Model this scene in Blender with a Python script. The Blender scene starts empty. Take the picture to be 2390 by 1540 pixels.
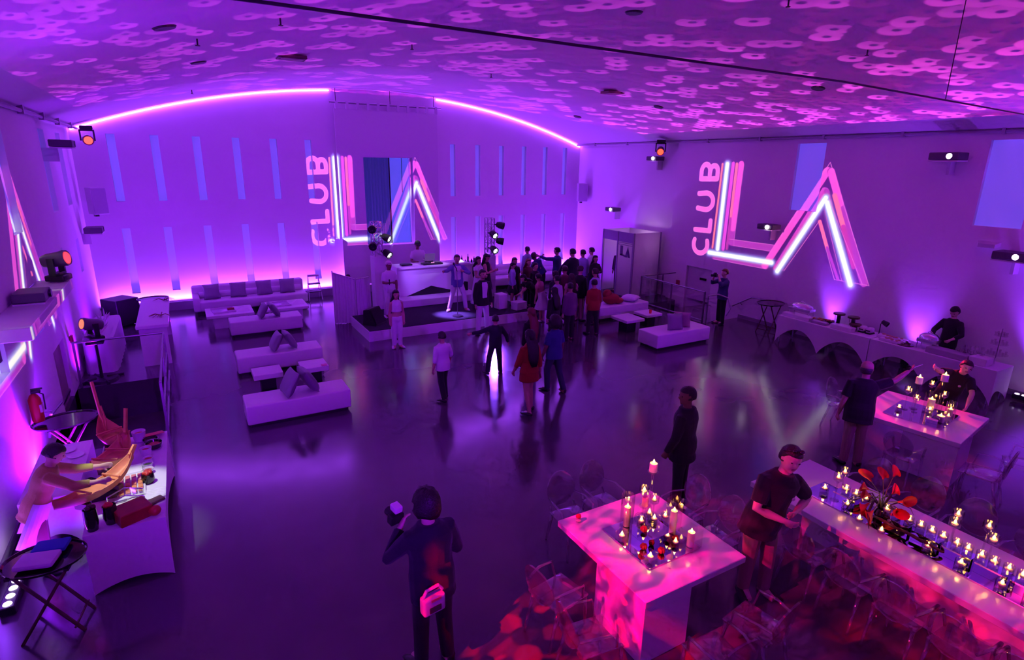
import bpy, bmesh, math, random
import numpy as np
from mathutils import Vector, Matrix
random.seed(7); rng = np.random.default_rng(7)
PI = math.pi; R_ = math.radians
sc = bpy.context.scene
C = sc.collection

# ---------------------------------------------------------------- camera
def rows(p, y, r):
    f = Vector((math.sin(y)*math.cos(p), math.cos(y)*math.cos(p), -math.sin(p)))
    rt = Vector((math.cos(y), -math.sin(y), 0)); up = rt.cross(f)
    return (math.cos(r)*rt + math.sin(r)*up, -math.sin(r)*rt + math.cos(r)*up, f)
cam = bpy.data.cameras.new('camera'); cam_o = bpy.data.objects.new('camera', cam); C.objects.link(cam_o)
_r, _u, _f = rows(.28124, .51870, .014457)
cam_o.matrix_world = Matrix(((_r.x, _u.x, -_f.x, 0), (_r.y, _u.y, -_f.y, 0), (_r.z, _u.z, -_f.z, 4.7), (0, 0, 0, 1)))
cam.sensor_fit = 'HORIZONTAL'; cam.sensor_width = 36; cam.lens = 1343.9/2390*36; cam.clip_end = 200; cam.clip_start = .05
sc.camera = cam_o

# ---------------------------------------------------------------- view, world, sampling
sc.view_settings.view_transform = 'Standard'; sc.view_settings.look = 'None'
sc.view_settings.gamma = 1; sc.view_settings.use_curve_mapping = False; sc.view_settings.exposure = 0
w = bpy.data.worlds.new('dusk'); sc.world = w; w.use_nodes = True
w.node_tree.nodes['Background'].inputs[0].default_value = (.02, .02, .06, 1); w.node_tree.nodes['Background'].inputs[1].default_value = .3
try:
    cy = sc.cycles
    cy.max_bounces = 4; cy.diffuse_bounces = 3; cy.glossy_bounces = 2; cy.transmission_bounces = 2; cy.transparent_max_bounces = 12
    cy.caustics_reflective = False; cy.caustics_refractive = False; cy.sample_clamp_indirect = 4; cy.use_denoising = True
    cy.blur_glossy = .5; cy.use_adaptive_sampling = True; cy.adaptive_threshold = .09; cy.adaptive_min_samples = 14
except Exception: pass

# ---------------------------------------------------------------- lights
VIO = (.25, .004, 1.0); VIO2 = (.26, .03, 1.)          # the violet of the LED uplights
def aim(o, loc, tgt, up=(0, 0, 1)):
    loc = Vector(loc); d = (Vector(tgt) - loc).normalized(); z = -d
    x = Vector(up).cross(z)
    if x.length < 1e-4: x = Vector((1, 0, 0))
    x.normalize(); y = z.cross(x)
    o.matrix_world = Matrix(((x.x, y.x, z.x, loc.x), (x.y, y.y, z.y, loc.y), (x.z, y.z, z.z, loc.z), (0, 0, 0, 1)))
def area(name, loc, tgt, sx, sy, power, col=VIO, up=(0, 0, 1), spread=180):
    l = bpy.data.lights.new(name, 'AREA'); l.shape = 'RECTANGLE'; l.size = sx; l.size_y = sy; l.energy = power; l.color = col; l.spread = R_(spread)
    o = bpy.data.objects.new(name, l); C.objects.link(o); aim(o, loc, tgt, up); return o
def spot(name, loc, tgt, ang, power, col, blend=.5, rad=.05, up=(0, 0, 1)):
    l = bpy.data.lights.new(name, 'SPOT'); l.spot_size = R_(ang); l.spot_blend = blend; l.energy = power; l.color = col; l.shadow_soft_size = rad
    o = bpy.data.objects.new(name, l); C.objects.link(o); aim(o, loc, tgt, up); return o
def gobo(l, img=None, hw=1., hh=1., noise=None, fix=False):
    """put a slide in front of a spot: img covers +-hw x +-hh in tangent units"""
    l.use_nodes = True; nt = l.node_tree; N = nt.nodes; K = nt.links
    em = [n for n in N if n.type == 'EMISSION'][0]
    tc = N.new('ShaderNodeTexCoord'); sx = N.new('ShaderNodeSeparateXYZ'); K.new(tc.outputs['Normal'], sx.inputs[0])
    def m(op, a, b=None):
        n = N.new('ShaderNodeMath'); n.operation = op
        for i, v in enumerate((a, b)):
            if v is None: continue
            if isinstance(v, (int, float)): n.inputs[i].default_value = v
            else: K.new(v, n.inputs[i])
        return n.outputs[0]
    az = m('ABSOLUTE', sx.outputs[2])
    u = m('DIVIDE', sx.outputs[0], az); v = m('DIVIDE', sx.outputs[1], az)
    cb = N.new('ShaderNodeCombineXYZ')
    if img:
        K.new(m('ADD', m('MULTIPLY', u, .5/hw), .5), cb.inputs[0]); K.new(m('ADD', m('MULTIPLY', v, .5/hh), .5), cb.inputs[1])
        t = N.new('ShaderNodeTexImage'); t.image = img; t.extension = 'CLIP'; t.interpolation = 'Linear'
        K.new(cb.outputs[0], t.inputs[0]); K.new(t.outputs[0], em.inputs[0])
    else:
        K.new(u, cb.inputs[0]); K.new(v, cb.inputs[1]); noise(N, K, m, cb.outputs[0], em)
    return em
def image(name, arr):
    h, w_ = arr.shape[:2]
    im = bpy.data.images.new(name, w_, h, alpha=False, float_buffer=False)
    a = np.ones((h, w_, 4), np.float32); a[..., :3] = arr
    im.colorspace_settings.name = 'Non-Color'; im.pixels.foreach_set(a.ravel()); im.update(); im.pack(); return im

# --- violet LED strips and pars in the trough and along walls, plus added fills
area('uplight_far_wall', (6.45, 21.27, .26), (6.45, 21.40, 1.2), 17.6, .08, 1000, (.30, .042, 1.))
# left wall bars, two of them added fill
spot('uplight_left_near', (-2.16, 7.35, .2), (-2.36, 7.5, 1.3), 70, 380, (.24, .05, 1.), .9, .1)
area('uplight_left_near_bar', (-2.18, 7.4, .2), (-2.25, 7.4, 2), 1.6, .06, 60, up=(0, 1, 0))
area('uplight_left_behind', (-2.1, 2.5, .2), (-2.2, 2.5, 2), 3.5, .08, 130, up=(0, 1, 0))
area('left_wall_fill_mid', (-2.2, 10.2, .2), (-2.28, 10.2, 2), 1.4, .06, 380, up=(0, 1, 0))  # added bar behind the buffet to lighten the left wall
spot('left_wall_fill_stair', (-2.12, 15.1, .1), (-2.34, 13.6, 3.6), 90, 420, VIO, .9, .1)  # added spot without a fixture, lifts the dark left wall
area('uplight_left_recess', (-2.36, 18.3, .12), (-2.5, 18.3, 1.4), 4.6, .06, 130, up=(0, 1, 0))
# right wall pars
for y, pw in ((9.05, 280), (6.9, 280), (4.35, 900)):
    spot('uplight_right', (15.1, y, .35), (15.34, y-.05, 2.2) if y > 5 else (15.2, y, 5), 62 if y > 5 else 72, pw, VIO2, .9, .12)
area('uplight_right_recess', (15.36, 18.2, .12), (15.5, 18.2, 1.4), 4.8, .06, 200, up=(0, 1, 0))
area('uplight_right_wash', (15.1, 0, .2), (15.2, 0, 2), 5, .08, 110, up=(0, 1, 0))
area('unseen_back_fill', (6.5, -2.8, .2), (6.5, -2.95, 2), 16, .08, 150)  # unseen bar added for violet fill from the camera side

for _x in (0.5, 10.0): spot('unseen_front_fill', (_x, -2.4, 5.0), (_x*.7+1.5, 17, .5), 46, 2200, VIO, .9, .12)  # added fill spots behind the camera, brighten surfaces that face it
# --- slides for the projectors and moving heads
def seg(P, a, b):
    dx, dy = b[0]-a[0], b[1]-a[1]; X = P[0]-a[0]; Y = P[1]-a[1]
    t = np.clip((X*dx+Y*dy)/max(dx*dx+dy*dy, 1e-9), 0, 1); return np.hypot(X-t*dx, Y-t*dy)
def poly(P, pts): return np.min([seg(P, pts[i], pts[i+1]) for i in range(len(pts)-1)], axis=0)
def arc(c, r, a0, a1, n=14, sx=1, sy=1): return [(c[0]+sx*r*math.cos(R_(a0+(a1-a0)*i/n)), c[1]+sy*r*math.sin(R_(a0+(a1-a0)*i/n))) for i in range(n+1)]
def logo_slide():
    W_, H_ = 6.5, 3.6; nx, ny = 1040, 576
    xs = (np.arange(nx)+.5)/nx*W_ - .15; ys = (np.arange(ny)+.5)/ny*H_ - .15
    P = [q.astype(np.float32) for q in np.meshgrid(xs, ys)]; out = np.zeros((ny, nx, 3), np.float32)
    def ink(d, wd, col, soft=.012):
        a = np.clip((wd/2 - d)/soft + .5, 0, 1)[..., None]; out[:] = out*(1-a) + a*np.array(col, np.float32)
    def glow(d, s, col): out[:] = np.maximum(out, np.exp(-(d/s)**2)[..., None]*np.array(col))
    PK = (.62, .05, .34); RD = (.75, .10, .12); DP = (.26, .02, .20); LN = (.55, .10, .35)
    # outlines and ribbons of the L
    ink(poly(P, [(1.66, 3.19), (1.63, .76), (3.2, .77)]), .20, DP); ink(seg(P, (1.67, 3.19), (1.64, 1.2)), .18, PK)
    ink(poly(P, [(1.55, 3.19), (1.53, .86), (3.2, .87)]), .012, LN); ink(poly(P, [(1.77, 3.19), (1.74, .67), (3.1, .67)]), .012, LN)
    ink(seg(P, (1.50, 3.18), (1.50, 1.5)), .10, RD); ink(seg(P, (1.50, 1.5), (1.49, .55)), .10, (.3, .02, .16))
    ink(seg(P, (1.36, 3.19), (1.34, .52)), .13, (.5, .04, .36)); ink(seg(P, (.94, 3.18), (.90, .5)), .07, (.85, .12, .06))
    ink(seg(P, (1.0, .2), (3.05, .2)), .14, DP); ink(seg(P, (.97, .13), (3.05, .12)), .012, LN)
    # the A
    ink(seg(P, (4.50, 3.02), (2.98, .22)), .22, PK); ink(seg(P, (4.60, 3.02), (6.0, .22)), .20, DP); ink(seg(P, (4.62, 3.0), (5.0, 2.2)), .2, PK)
    ink(poly(P, [(2.86, .17), (4.55, 3.25), (6.14, .18), (5.2, .18), (4.49, 1.67), (3.66, .18), (3.28, .17)]), .014, LN)
    ink(seg(P, (4.50, 2.52), (3.36, .2)), .16, (.42, .03, .26)); ink(seg(P, (4.57, 2.52), (5.62, .2)), .14, DP)
    ink(seg(P, (4.82, 2.40), (5.2, 1.6)), .13, RD); ink(seg(P, (5.2, 1.6), (5.66, .6)), .13, (.36, .02, .14))
    ink(seg(P, (4.52, 1.68), (4.85, 1.0)), .10, RD); ink(seg(P, (4.85, 1.0), (5.3, .2)), .08, DP)
    ink(poly(P, [(4.68, 2.28), (5.97, .18)]), .012, LN); ink(poly(P, [(4.6, 2.0), (5.4, .2)]), .012, LN)
    # white neon tubes
    for a, b in (((1.13, 3.18), (1.12, .48)), ((.78, .32), (3.2, .34)), ((3.43, .12), (4.58, 2.32)), ((4.64, 2.2), (5.66, .12))):
        d = seg(P, a, b); glow(d, .11, (.30, .16, .75)); glow(d, .08, (.7, .8, .75)); ink(d, .095, (1., 1., .62), .035)
    # C L U B reading upwards
    TX = (.62, .09, .36)
    for pts in (arc((.37, .55), .29, -205, 25, 18, 1.05, 1.05), [(.07, 1.02), (.70, 1.03), (.70, 1.36)], [(.09, 2.22)] + arc((.42, 1.98), .27, 90, -90, 12, 1.1) + [(.09, 1.74)],
                [(.10, 2.70), (.78, 2.72), (.78, 2.92)] + arc((.62, 2.95), .16, 0, 180, 8, 1, 1.1) + arc((.28, 2.95), .18, 0, 180, 8, 1, 1.2) + [(.10, 2.70)], [(.46, 2.72), (.46, 2.95)]):
        d = poly(P, pts); ink(d, .165, (.8, .2, .5)); ink(d, .145, TX)
    return image('logo_slide', out.astype(np.float32)), W_, H_
LOGO, LW, LH = logo_slide()
def project_logo(name, loc, p0, udir, width, height, power):
    """beam the slide on a wall: p0 lower left corner of the picture, udir along the wall"""
    loc = Vector(loc); u = Vector(udir); v = Vector((0, 0, 1)); c = Vector(p0) + u*width/2 + v*height/2; n = v.cross(u)
    if n.dot(c-loc) < 0: n = -n
    dist = n.dot(c-loc); d = c-loc; half = max((Vector(p0)+u*i*width+v*j*height-loc).angle(d) for i in (0, 1) for j in (0, 1))
    o = spot(name, loc, c, math.degrees(half)*2+1, power, (1, 1, 1), 0, .0); l = o.data
    l.use_nodes = True; nt = l.node_tree; N = nt.nodes; K = nt.links; em = [x for x in N if x.type == 'EMISSION'][0]
    R3 = o.matrix_world.to_3x3().transposed(); tc = N.new('ShaderNodeTexCoord'); cb = N.new('ShaderNodeCombineXYZ')
    def dot(w_):
        q = N.new('ShaderNodeVectorMath'); q.operation = 'DOT_PRODUCT'; K.new(tc.outputs['Normal'], q.inputs[0]); w2 = R3 @ w_; q.inputs[1].default_value = (w2.x, w2.y, w2.z); return q.outputs['Value']
    def m(op, a, b):
        q = N.new('ShaderNodeMath'); q.operation = op
        for i, x in enumerate((a, b)):
            if isinstance(x, (int, float)): q.inputs[i].default_value = x
            else: K.new(x, q.inputs[i])
        return q.outputs[0]
    dn = dot(n)
    for k, (ax, size) in enumerate(((u, width), (v, height))):
        off = (loc-Vector(p0)).dot(ax)
        K.new(m('ADD', m('MULTIPLY', m('DIVIDE', dot(ax), dn), dist/size), off/size), cb.inputs[k])
    t = N.new('ShaderNodeTexImage'); t.image = LOGO; t.extension = 'CLIP'; K.new(cb.outputs[0], t.inputs[0]); K.new(t.outputs[0], em.inputs[0])
    return o
project_logo('projector_beam_far', (6.9, -1.0, 5.3), (3.85, 21.38, 1.45), (1, 0, 0), 5.5, 3.62, 40000)
project_logo('projector_beam_right', (-1.7, 11.2, 4.6), (15.33, 14.5, 1.45), (0, -1, 0), 6.5, 3.6, 22000)
project_logo('projector_beam_left', (14.6, 12.2, 4.8), (-2.33, 7.9, 1.40), (0, 1, 0), 6.2, 3.6, 15000)

def ring_slide():
    x0, x1, y0, y1 = -4.4, 17.3, -1.0, 20.3; s = 42
    nx, ny = int((x1-x0)*s), int((y1-y0)*s); a = np.zeros((ny, nx, 3), np.float32)
    rr = np.random.default_rng(3); rows_ = []
    j = 0; y = y1 + .3
    while y > y0-.3:
        x = x0 - .3 + (.28 if j % 2 else 0)
        while x < x1+.3:
            rows_.append((x + rr.normal(0, .02), y + rr.normal(0, .02))); x += .56
        y -= .33; j += 1
    for (cx, cy_) in rows_:
        r = .28*rr.uniform(.95, 1.04); q = rr.random(); patch = .5 + .5*math.sin(cx*.9+1.3)*math.sin(cy_*.55+.7)
        b = rr.uniform(.6, 1.) if q < .18 + .2*patch else rr.uniform(.06, .24)
        red = min(1, max(0, (cx-3)/9))*min(1, max(0, (13-cy_)/9))
        col = np.array([.85+.15*red, .06, .9-.3*red]) if b > .5 else np.array([.7+.3*red, .012, .62-.4*red])
        b *= (.35 + .65*min(1, max(0, (cx+1)/6))) if cx < 5 else 1
        i0, i1 = int((cx-r-x0)*s), int((cx+r-x0)*s)+2; k0, k1 = int((cy_-r-y0)*s), int((cy_+r-y0)*s)+2
        i0, i1, k0, k1 = max(i0, 0), min(i1, nx), max(k0, 0), min(k1, ny)
        if i1 <= i0 or k1 <= k0: continue
        X, Y = np.meshgrid((np.arange(i0, i1)+.5)/s+x0-cx, (np.arange(k0, k1)+.5)/s+y0-cy_)
        d = np.hypot(X, Y); al = np.clip((r-d)/.03, 0, 1)*np.clip((np.hypot(X, Y*1.0)-.055)/.03, 0, 1)*.97
        sh = b*(.72+.28*np.clip((X+Y)/r+.4, 0, 1))
        a[k0:k1, i0:i1] = a[k0:k1, i0:i1]*(1-al[..., None]) + al[..., None]*sh[..., None]*col
    return a, (x0, x1, y0, y1)
_ra, (rx0, rx1, ry0, ry1) = ring_slide()
RING_P = Vector((6.45, 5.0, 2.9)); RING_Z = 6.7
def ring_light():
    o = spot('ceiling_ring_beam', RING_P, RING_P + Vector((0, 0, 1)), 174, 7000, (1, 1, 1), 0, 0.0)
    h = RING_Z-RING_P.z
    o.matrix_world = Matrix(((1, 0, 0, RING_P.x), (0, -1, 0, RING_P.y), (0, 0, -1, RING_P.z), (0, 0, 0, 1)))
    gobo(o.data, image('ring_slide', _ra.astype(np.float32)), 1, 1)
    ims = [x for x in o.data.node_tree.nodes if x.type == 'TEX_IMAGE'][0]; cb = ims.inputs[0].links[0].from_node
    for k, (c0, c1, p, s) in enumerate(((rx0, rx1, RING_P.x, 1), (ry0, ry1, RING_P.y, -1))):
        add = cb.inputs[k].links[0].from_node; mul = add.inputs[0].links[0].from_node
        mul.inputs[1].default_value = s*h/(c1-c0); add.inputs[1].default_value = (p-c0)/(c1-c0)
    # even brightness over the vault: the slide is denser in the middle
    nt = o.data.node_tree; N = nt.nodes; em = [x for x in N if x.type == 'EMISSION'][0]
    sx = [x for x in N if x.type == 'SEPXYZ'][0]; az = [x for x in N if x.type == 'MATH' and x.operation == 'ABSOLUTE'][0]
    pw = N.new('ShaderNodeMath'); pw.operation = 'POWER'; pw.inputs[1].default_value = -3.; nt.links.new(az.outputs[0], pw.inputs[0])
    mn = N.new('ShaderNodeMath'); mn.operation = 'MINIMUM'; mn.inputs[1].default_value = 110.; nt.links.new(pw.outputs[0], mn.inputs[0])
    ml = N.new('ShaderNodeMath'); ml.operation = 'MULTIPLY'; ml.inputs[1].default_value = .06; nt.links.new(mn.outputs[0], ml.inputs[0]); nt.links.new(ml.outputs[0], em.inputs['Strength'])
ring_light()
# red broken-glass slides of the moving heads on the left wall
def shards(N, K, m, vec, em):
    v = N.new('ShaderNodeTexVoronoi'); v.inputs['Scale'].default_value = 42; v.feature = 'F1'; v.inputs['Randomness'].default_value = 1.; K.new(vec, v.inputs['Vector'])
    s = N.new('ShaderNodeSeparateXYZ'); K.new(v.outputs['Color'], s.inputs[0])
    K.new(m('MULTIPLY', m('POWER', s.outputs[0], 4.0), 3.0), em.inputs['Strength'])
def ripples(N, K, m, vec, em):
    v = N.new('ShaderNodeTexNoise'); v.inputs['Scale'].default_value = 22; v.inputs['Detail'].default_value = 1.5; v.inputs['Distortion'].default_value = 1.6; K.new(vec, v.inputs['Vector'])
    K.new(m('MAXIMUM', m('MULTIPLY', m('SUBTRACT', v.outputs[0], .38), 5.0), .1), em.inputs['Strength'])
HEAD_F = (-1.75, 20.2, 5.2); HEAD_R = (14.6, 15.5, 5.0)
HEAD_N = (-1.6, 3.4, 5.3)      # a head just left of the picture
o = spot('moving_head_beam_pink', HEAD_N, (4.0, 3.9, .7), 17, 4200, (1., .0, .20), .25, .02); gobo(o.data, noise=ripples)
o = spot('moving_head_beam_pink_long', HEAD_N, (6.75, 2.45, .75), 17, 2400, (1., .01, .16), .5, .02); gobo(o.data, noise=ripples)
o = spot('moving_head_beam_red', (-1.6, 2.7, 5.3), (2.78, 3.6, 0), 18, 5200, (1., .0, .012), .3, .02); gobo(o.data, noise=shards)
o = spot('moving_head_beam_red_right', HEAD_N, (5.5, 1.5, 0), 16, 2600, (1., .0, .01), .4, .02); gobo(o.data, noise=shards)
o = spot('moving_head_beam_red_table', HEAD_R, (10.5, 4.1, .7), 12, 15000, (1., .01, .10), .5, .03); gobo(o.data, noise=ripples)
# white work light over the sushi table, blue stage washes from the trusses
spot('work_light', (-1.1, 7.6, 2.6), (-1.0, 7.75, .8), 38, 120, (.9, 1., .85), .5, .03)
# ---------------------------------------------------------------- materials
MATS = {}
def mat(name, col, rough=.5, metal=0., spec=.5, bump=0., bscale=60., emit=None, estr=0., sheen=0., coat=0., var=0., vscale=6., sss=0.):
    if name in MATS: return MATS[name]
    m = bpy.data.materials.new(name); m.use_nodes = True; nt = m.node_tree; b = nt.nodes['Principled BSDF']; K = nt.links; MATS[name] = m
    b.inputs['Base Color'].default_value = (*col, 1); b.inputs['Roughness'].default_value = rough; b.inputs['Metallic'].default_value = metal
    b.inputs['Specular IOR Level'].default_value = spec; b.inputs['Coat Weight'].default_value = coat; b.inputs['Sheen Weight'].default_value = sheen
    m.diffuse_color = (*col, 1)
    if emit: b.inputs['Emission Color'].default_value = (*emit, 1); b.inputs['Emission Strength'].default_value = estr; m.cycles.emission_sampling = 'NONE'
    if bump or var:
        tc = nt.nodes.new('ShaderNodeTexCoord')
    if bump:
        n = nt.nodes.new('ShaderNodeTexNoise'); n.inputs['Scale'].default_value = bscale; n.inputs['Detail'].default_value = 2; K.new(tc.outputs['Object'], n.inputs['Vector'])
        bp = nt.nodes.new('ShaderNodeBump'); bp.inputs['Strength'].default_value = bump; bp.inputs['Distance'].default_value = .01; K.new(n.outputs[0], bp.inputs['Height']); K.new(bp.outputs[0], b.inputs['Normal'])
    if var:
        n = nt.nodes.new('ShaderNodeTexNoise'); n.inputs['Scale'].default_value = vscale; n.inputs['Detail'].default_value = 2; K.new(tc.outputs['Object'], n.inputs['Vector'])
        mx = nt.nodes.new('ShaderNodeMix'); mx.data_type = 'RGBA'; mx.inputs['A'].default_value = (*[c*(1-var) for c in col], 1); mx.inputs['B'].default_value = (*[min(1, c*(1+var)) for c in col], 1)
        K.new(n.outputs[0], mx.inputs['Factor']); K.new(mx.outputs['Result'], b.inputs['Base Color'])
    return m
def glass(name, tint=(.97, .97, .98), rough=.03, k=.08, haze=0.):
    """thin clear sheet: mostly see-through, glossy towards the rim"""
    if name in MATS: return MATS[name]
    m = bpy.data.materials.new(name); m.use_nodes = True; nt = m.node_tree; N = nt.nodes; K = nt.links; N.clear(); MATS[name] = m
    out = N.new('ShaderNodeOutputMaterial'); t = N.new('ShaderNodeBsdfTransparent'); t.inputs[0].default_value = (*tint, 1)
    g = N.new('ShaderNodeBsdfGlossy'); g.inputs['Roughness'].default_value = rough
    lw = N.new('ShaderNodeLayerWeight'); lw.inputs[0].default_value = .5
    p = N.new('ShaderNodeMath'); p.operation = 'POWER'; K.new(lw.outputs['Facing'], p.inputs[0]); p.inputs[1].default_value = 3.0
    a = N.new('ShaderNodeMath'); a.operation = 'MULTIPLY_ADD'; K.new(p.outputs[0], a.inputs[0]); a.inputs[1].default_value = .6; a.inputs[2].default_value = k
    mx = N.new('ShaderNodeMixShader'); K.new(a.outputs[0], mx.inputs[0]); K.new(t.outputs[0], mx.inputs[1]); K.new(g.outputs[0], mx.inputs[2]); 
    if haze:
        df = N.new('ShaderNodeBsdfDiffuse'); df.inputs[0].default_value = (.8, .8, .85, 1); m2 = N.new('ShaderNodeMixShader'); m2.inputs[0].default_value = haze; K.new(mx.outputs[0], m2.inputs[1]); K.new(df.outputs[0], m2.inputs[2]); mx = m2
    K.new(mx.outputs[0], out.inputs[0])
    return m
def emis(name, col, s):
    if name in MATS: return MATS[name]
    m = bpy.data.materials.new(name); m.use_nodes = True; nt = m.node_tree; b = nt.nodes['Principled BSDF']; MATS[name] = m
    b.inputs['Base Color'].default_value = (.1, .1, .1, 1); b.inputs['Emission Color'].default_value = (*col, 1); b.inputs['Emission Strength'].default_value = s
    m.cycles.emission_sampling = 'NONE'; return m
def WALL(): return mat('white_plaster', (.80, .78, .80), .75, var=.05, vscale=1.2)
WHITE = mat('white_laminate', (.78, .76, .78), .3); LEATHER = mat('white_leatherette', (.74, .72, .74), .42, bump=.06, bscale=40)
BLACK = mat('black_plastic', (.012, .012, .014), .45); DARKMETAL = mat('dark_metal', (.05, .05, .055), .35, .8); STEEL = mat('brushed_steel', (.55, .55, .58), .3, 1.)
CLOTH = mat('white_stretch_cloth', (.74, .72, .75), .85, sheen=.3, bump=.05, bscale=90); GHOST = glass('clear_polycarbonate', (.90, .88, .92), .08, .16, .025)
GLASS = glass('clear_glass', (.97, .96, .96), .02, .11); MIRROR = mat('mirror', (.85, .85, .88), .03, 1.); CHROME = mat('chrome', (.8, .8, .82), .12, 1.)
SEQUIN = mat('grey_sequin_fabric', (.30, .27, .34), .38, .35, bump=.9, bscale=160); WAX = mat('ivory_wax', (.85, .74, .6), .5)
FLAME = emis('flame', (1., .46, .09), 14.); PROJ = mat('projector_grey', (.10, .09, .11), .5); WOOD = mat('orange_wood', (.62, .22, .09), .5, var=.3, vscale=9)
DARKWOOD = mat('dark_wood', (.10, .05, .03), .5, var=.3, vscale=12); LACQ = mat('black_lacquer', (.012, .008, .008), .15, coat=.5); RAIL = mat('rail_metal', (.32, .30, .33), .35, .9)
# ---------------------------------------------------------------- mesh builder
class MB:
    def __init__(s): s.v = []; s.f = []
    def add(s, vs, fs):
        o = len(s.v); s.v += [tuple(v) for v in vs]; s.f += [tuple(i+o for i in f) for f in fs]; return s
    def box(s, x0, y0, z0, x1, y1, z1, M=None):
        vs = [(x, y, z) for z in (z0, z1) for (x, y) in ((x0, y0), (x1, y0), (x1, y1), (x0, y1))]
        if M is not None: vs = [M @ Vector(v) for v in vs]
        return s.add(vs, [(3, 2, 1, 0), (4, 5, 6, 7), (0, 1, 5, 4), (1, 2, 6, 5), (2, 3, 7, 6), (3, 0, 4, 7)])
    def rbox(s, x0, y0, z0, x1, y1, z1, r=.02, seg=2, M=None):
        bm = bmesh.new(); bmesh.ops.create_cube(bm, size=1)
        for v in bm.verts: v.co = Vector(((x0+x1)/2+v.co.x*(x1-x0), (y0+y1)/2+v.co.y*(y1-y0), (z0+z1)/2+v.co.z*(z1-z0)))
        bmesh.ops.bevel(bm, geom=list(bm.edges), offset=r, segments=seg, profile=.5, affect='EDGES')
        bm.verts.ensure_lookup_table(); bm.verts.index_update()
        vs = [(M @ v.co) if M is not None else v.co.copy() for v in bm.verts]; fs = [[v.index for v in f.verts] for f in bm.faces]; bm.free(); return s.add(vs, fs)
    def loft(s, rings, cap=True, closed=True):
        n = len(rings[0]); vs = [p for r in rings for p in r]; fs = []
        for i in range(len(rings)-1):
            for j in range(n if closed else n-1):
                k = (j+1) % n; fs.append((i*n+j, i*n+k, (i+1)*n+k, (i+1)*n+j))
        if cap and closed: fs += [tuple(reversed(range(n))), tuple(range((len(rings)-1)*n, len(rings)*n))]
        return s.add(vs, fs)
    def tube(s, pts, r, n=8, flat=1., cap=True, hint=None):
        pts = [Vector(p) for p in pts]; rs = r if isinstance(r, (list, tuple)) else [r]*len(pts); rings = []; side = None
        for i, p in enumerate(pts):
            t = (pts[min(i+1, len(pts)-1)] - pts[max(i-1, 0)]).normalized()
            if side is None:
                h = Vector(hint) if hint else (Vector((0, 0, 1)) if abs(t.z) < .9 else Vector((1, 0, 0)))
                side = h.cross(t)
                if side.length < 1e-4: side = Vector((0, 1, 0)).cross(t)
            else: side = side - t*side.dot(t)
            side.normalize(); up = t.cross(side)
            rings.append([p + side*math.cos(2*PI*k/n)*rs[i] + up*math.sin(2*PI*k/n)*rs[i]*flat for k in range(n)])
        return s.loft(rings, cap)
    def lathe(s, prof, n=16, c=(0, 0, 0), cap=True, M=None):
        rings = []
        for r, z in prof:
            ring = [Vector((c[0]+r*math.cos(2*PI*k/n), c[1]+r*math.sin(2*PI*k/n), c[2]+z)) for k in range(n)]
            rings.append([M @ p for p in ring] if M is not None else ring)
        return s.loft(rings, cap)
    def cyl(s, x, y, z0, z1, r, n=16, r1=None): return s.lathe([(r, z0), (r1 if r1 is not None else r, z1)], n, (x, y, 0))
    def prism(s, pts, n, h):
        """polygon pts extruded by vector n*h"""
        a = [Vector(p) for p in pts]; b = [p + Vector(n)*h for p in a]; k = len(a)
        return s.add(a+b, [tuple(reversed(range(k))), tuple(range(k, 2*k))] + [(i, (i+1) % k, (i+1) % k+k, i+k) for i in range(k)])
    def ell(s, c, rx, ry, rz, n=12, m=8, M=None):
        c = Vector(c); rings = []
        for i in range(m+1):
            a = -PI/2 + PI*i/m; q = max(math.cos(a), .02)
            ring = [Vector((rx*q*math.cos(2*PI*k/n), ry*q*math.sin(2*PI*k/n), rz*math.sin(a))) for k in range(n)]
            rings.append([(M @ p if M is not None else p) + c for p in ring])
        return s.loft(rings)
    def build(s, name, m, parent=None, smooth=False, loc=None, rot=None, ang=None):
        me = bpy.data.meshes.new(name); me.from_pydata([tuple(v) for v in s.v], [], s.f)
        bm = bmesh.new(); bm.from_mesh(me); bmesh.ops.recalc_face_normals(bm, faces=bm.faces); bm.to_mesh(me); bm.free()
        if smooth or ang:
            me.polygons.foreach_set('use_smooth', [True]*len(me.polygons))
            if ang:
                try: me.set_sharp_from_angle(angle=R_(ang))
                except Exception: pass
        me.materials.append(m); me.update()
        o = bpy.data.objects.new(name, me); C.objects.link(o)
        if parent: o.parent = parent
        if loc: o.location = loc
        if rot: o.rotation_euler = rot
        return o
def tag(o, label=None, cat=None, group=None, kind=None):
    if label: o['label'] = label
    if cat: o['category'] = cat
    if group: o['group'] = group
    if kind: o['kind'] = kind
    return o
def thing(name, label, cat, loc=(0, 0, 0), rz=0., group=None):
    o = bpy.data.objects.new(name, None); C.objects.link(o); o.location = loc; o.rotation_euler = (0, 0, rz); o.empty_display_size = .1
    return tag(o, label, cat, group)
def dup(root, loc, rz=None, label=None, group=None, scale=None):
    r = root.copy(); C.objects.link(r); r.location = loc
    if rz is not None: r.rotation_euler = (0, 0, rz)
    if label: r['label'] = label
    if group: r['group'] = group
    if scale: r.scale = scale
    for ch in list(root.children):
        c = ch.copy(); C.objects.link(c); c.parent = r
        for g in list(ch.children):
            d = g.copy(); C.objects.link(d); d.parent = c
    return r
def struct(o): o['kind'] = 'structure'; return o
T = lambda x, y, z: Matrix.Translation((x, y, z))
RZ = lambda a: Matrix.Rotation(a, 4, 'Z'); RX = lambda a: Matrix.Rotation(a, 4, 'X'); RY = lambda a: Matrix.Rotation(a, 4, 'Y')

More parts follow.
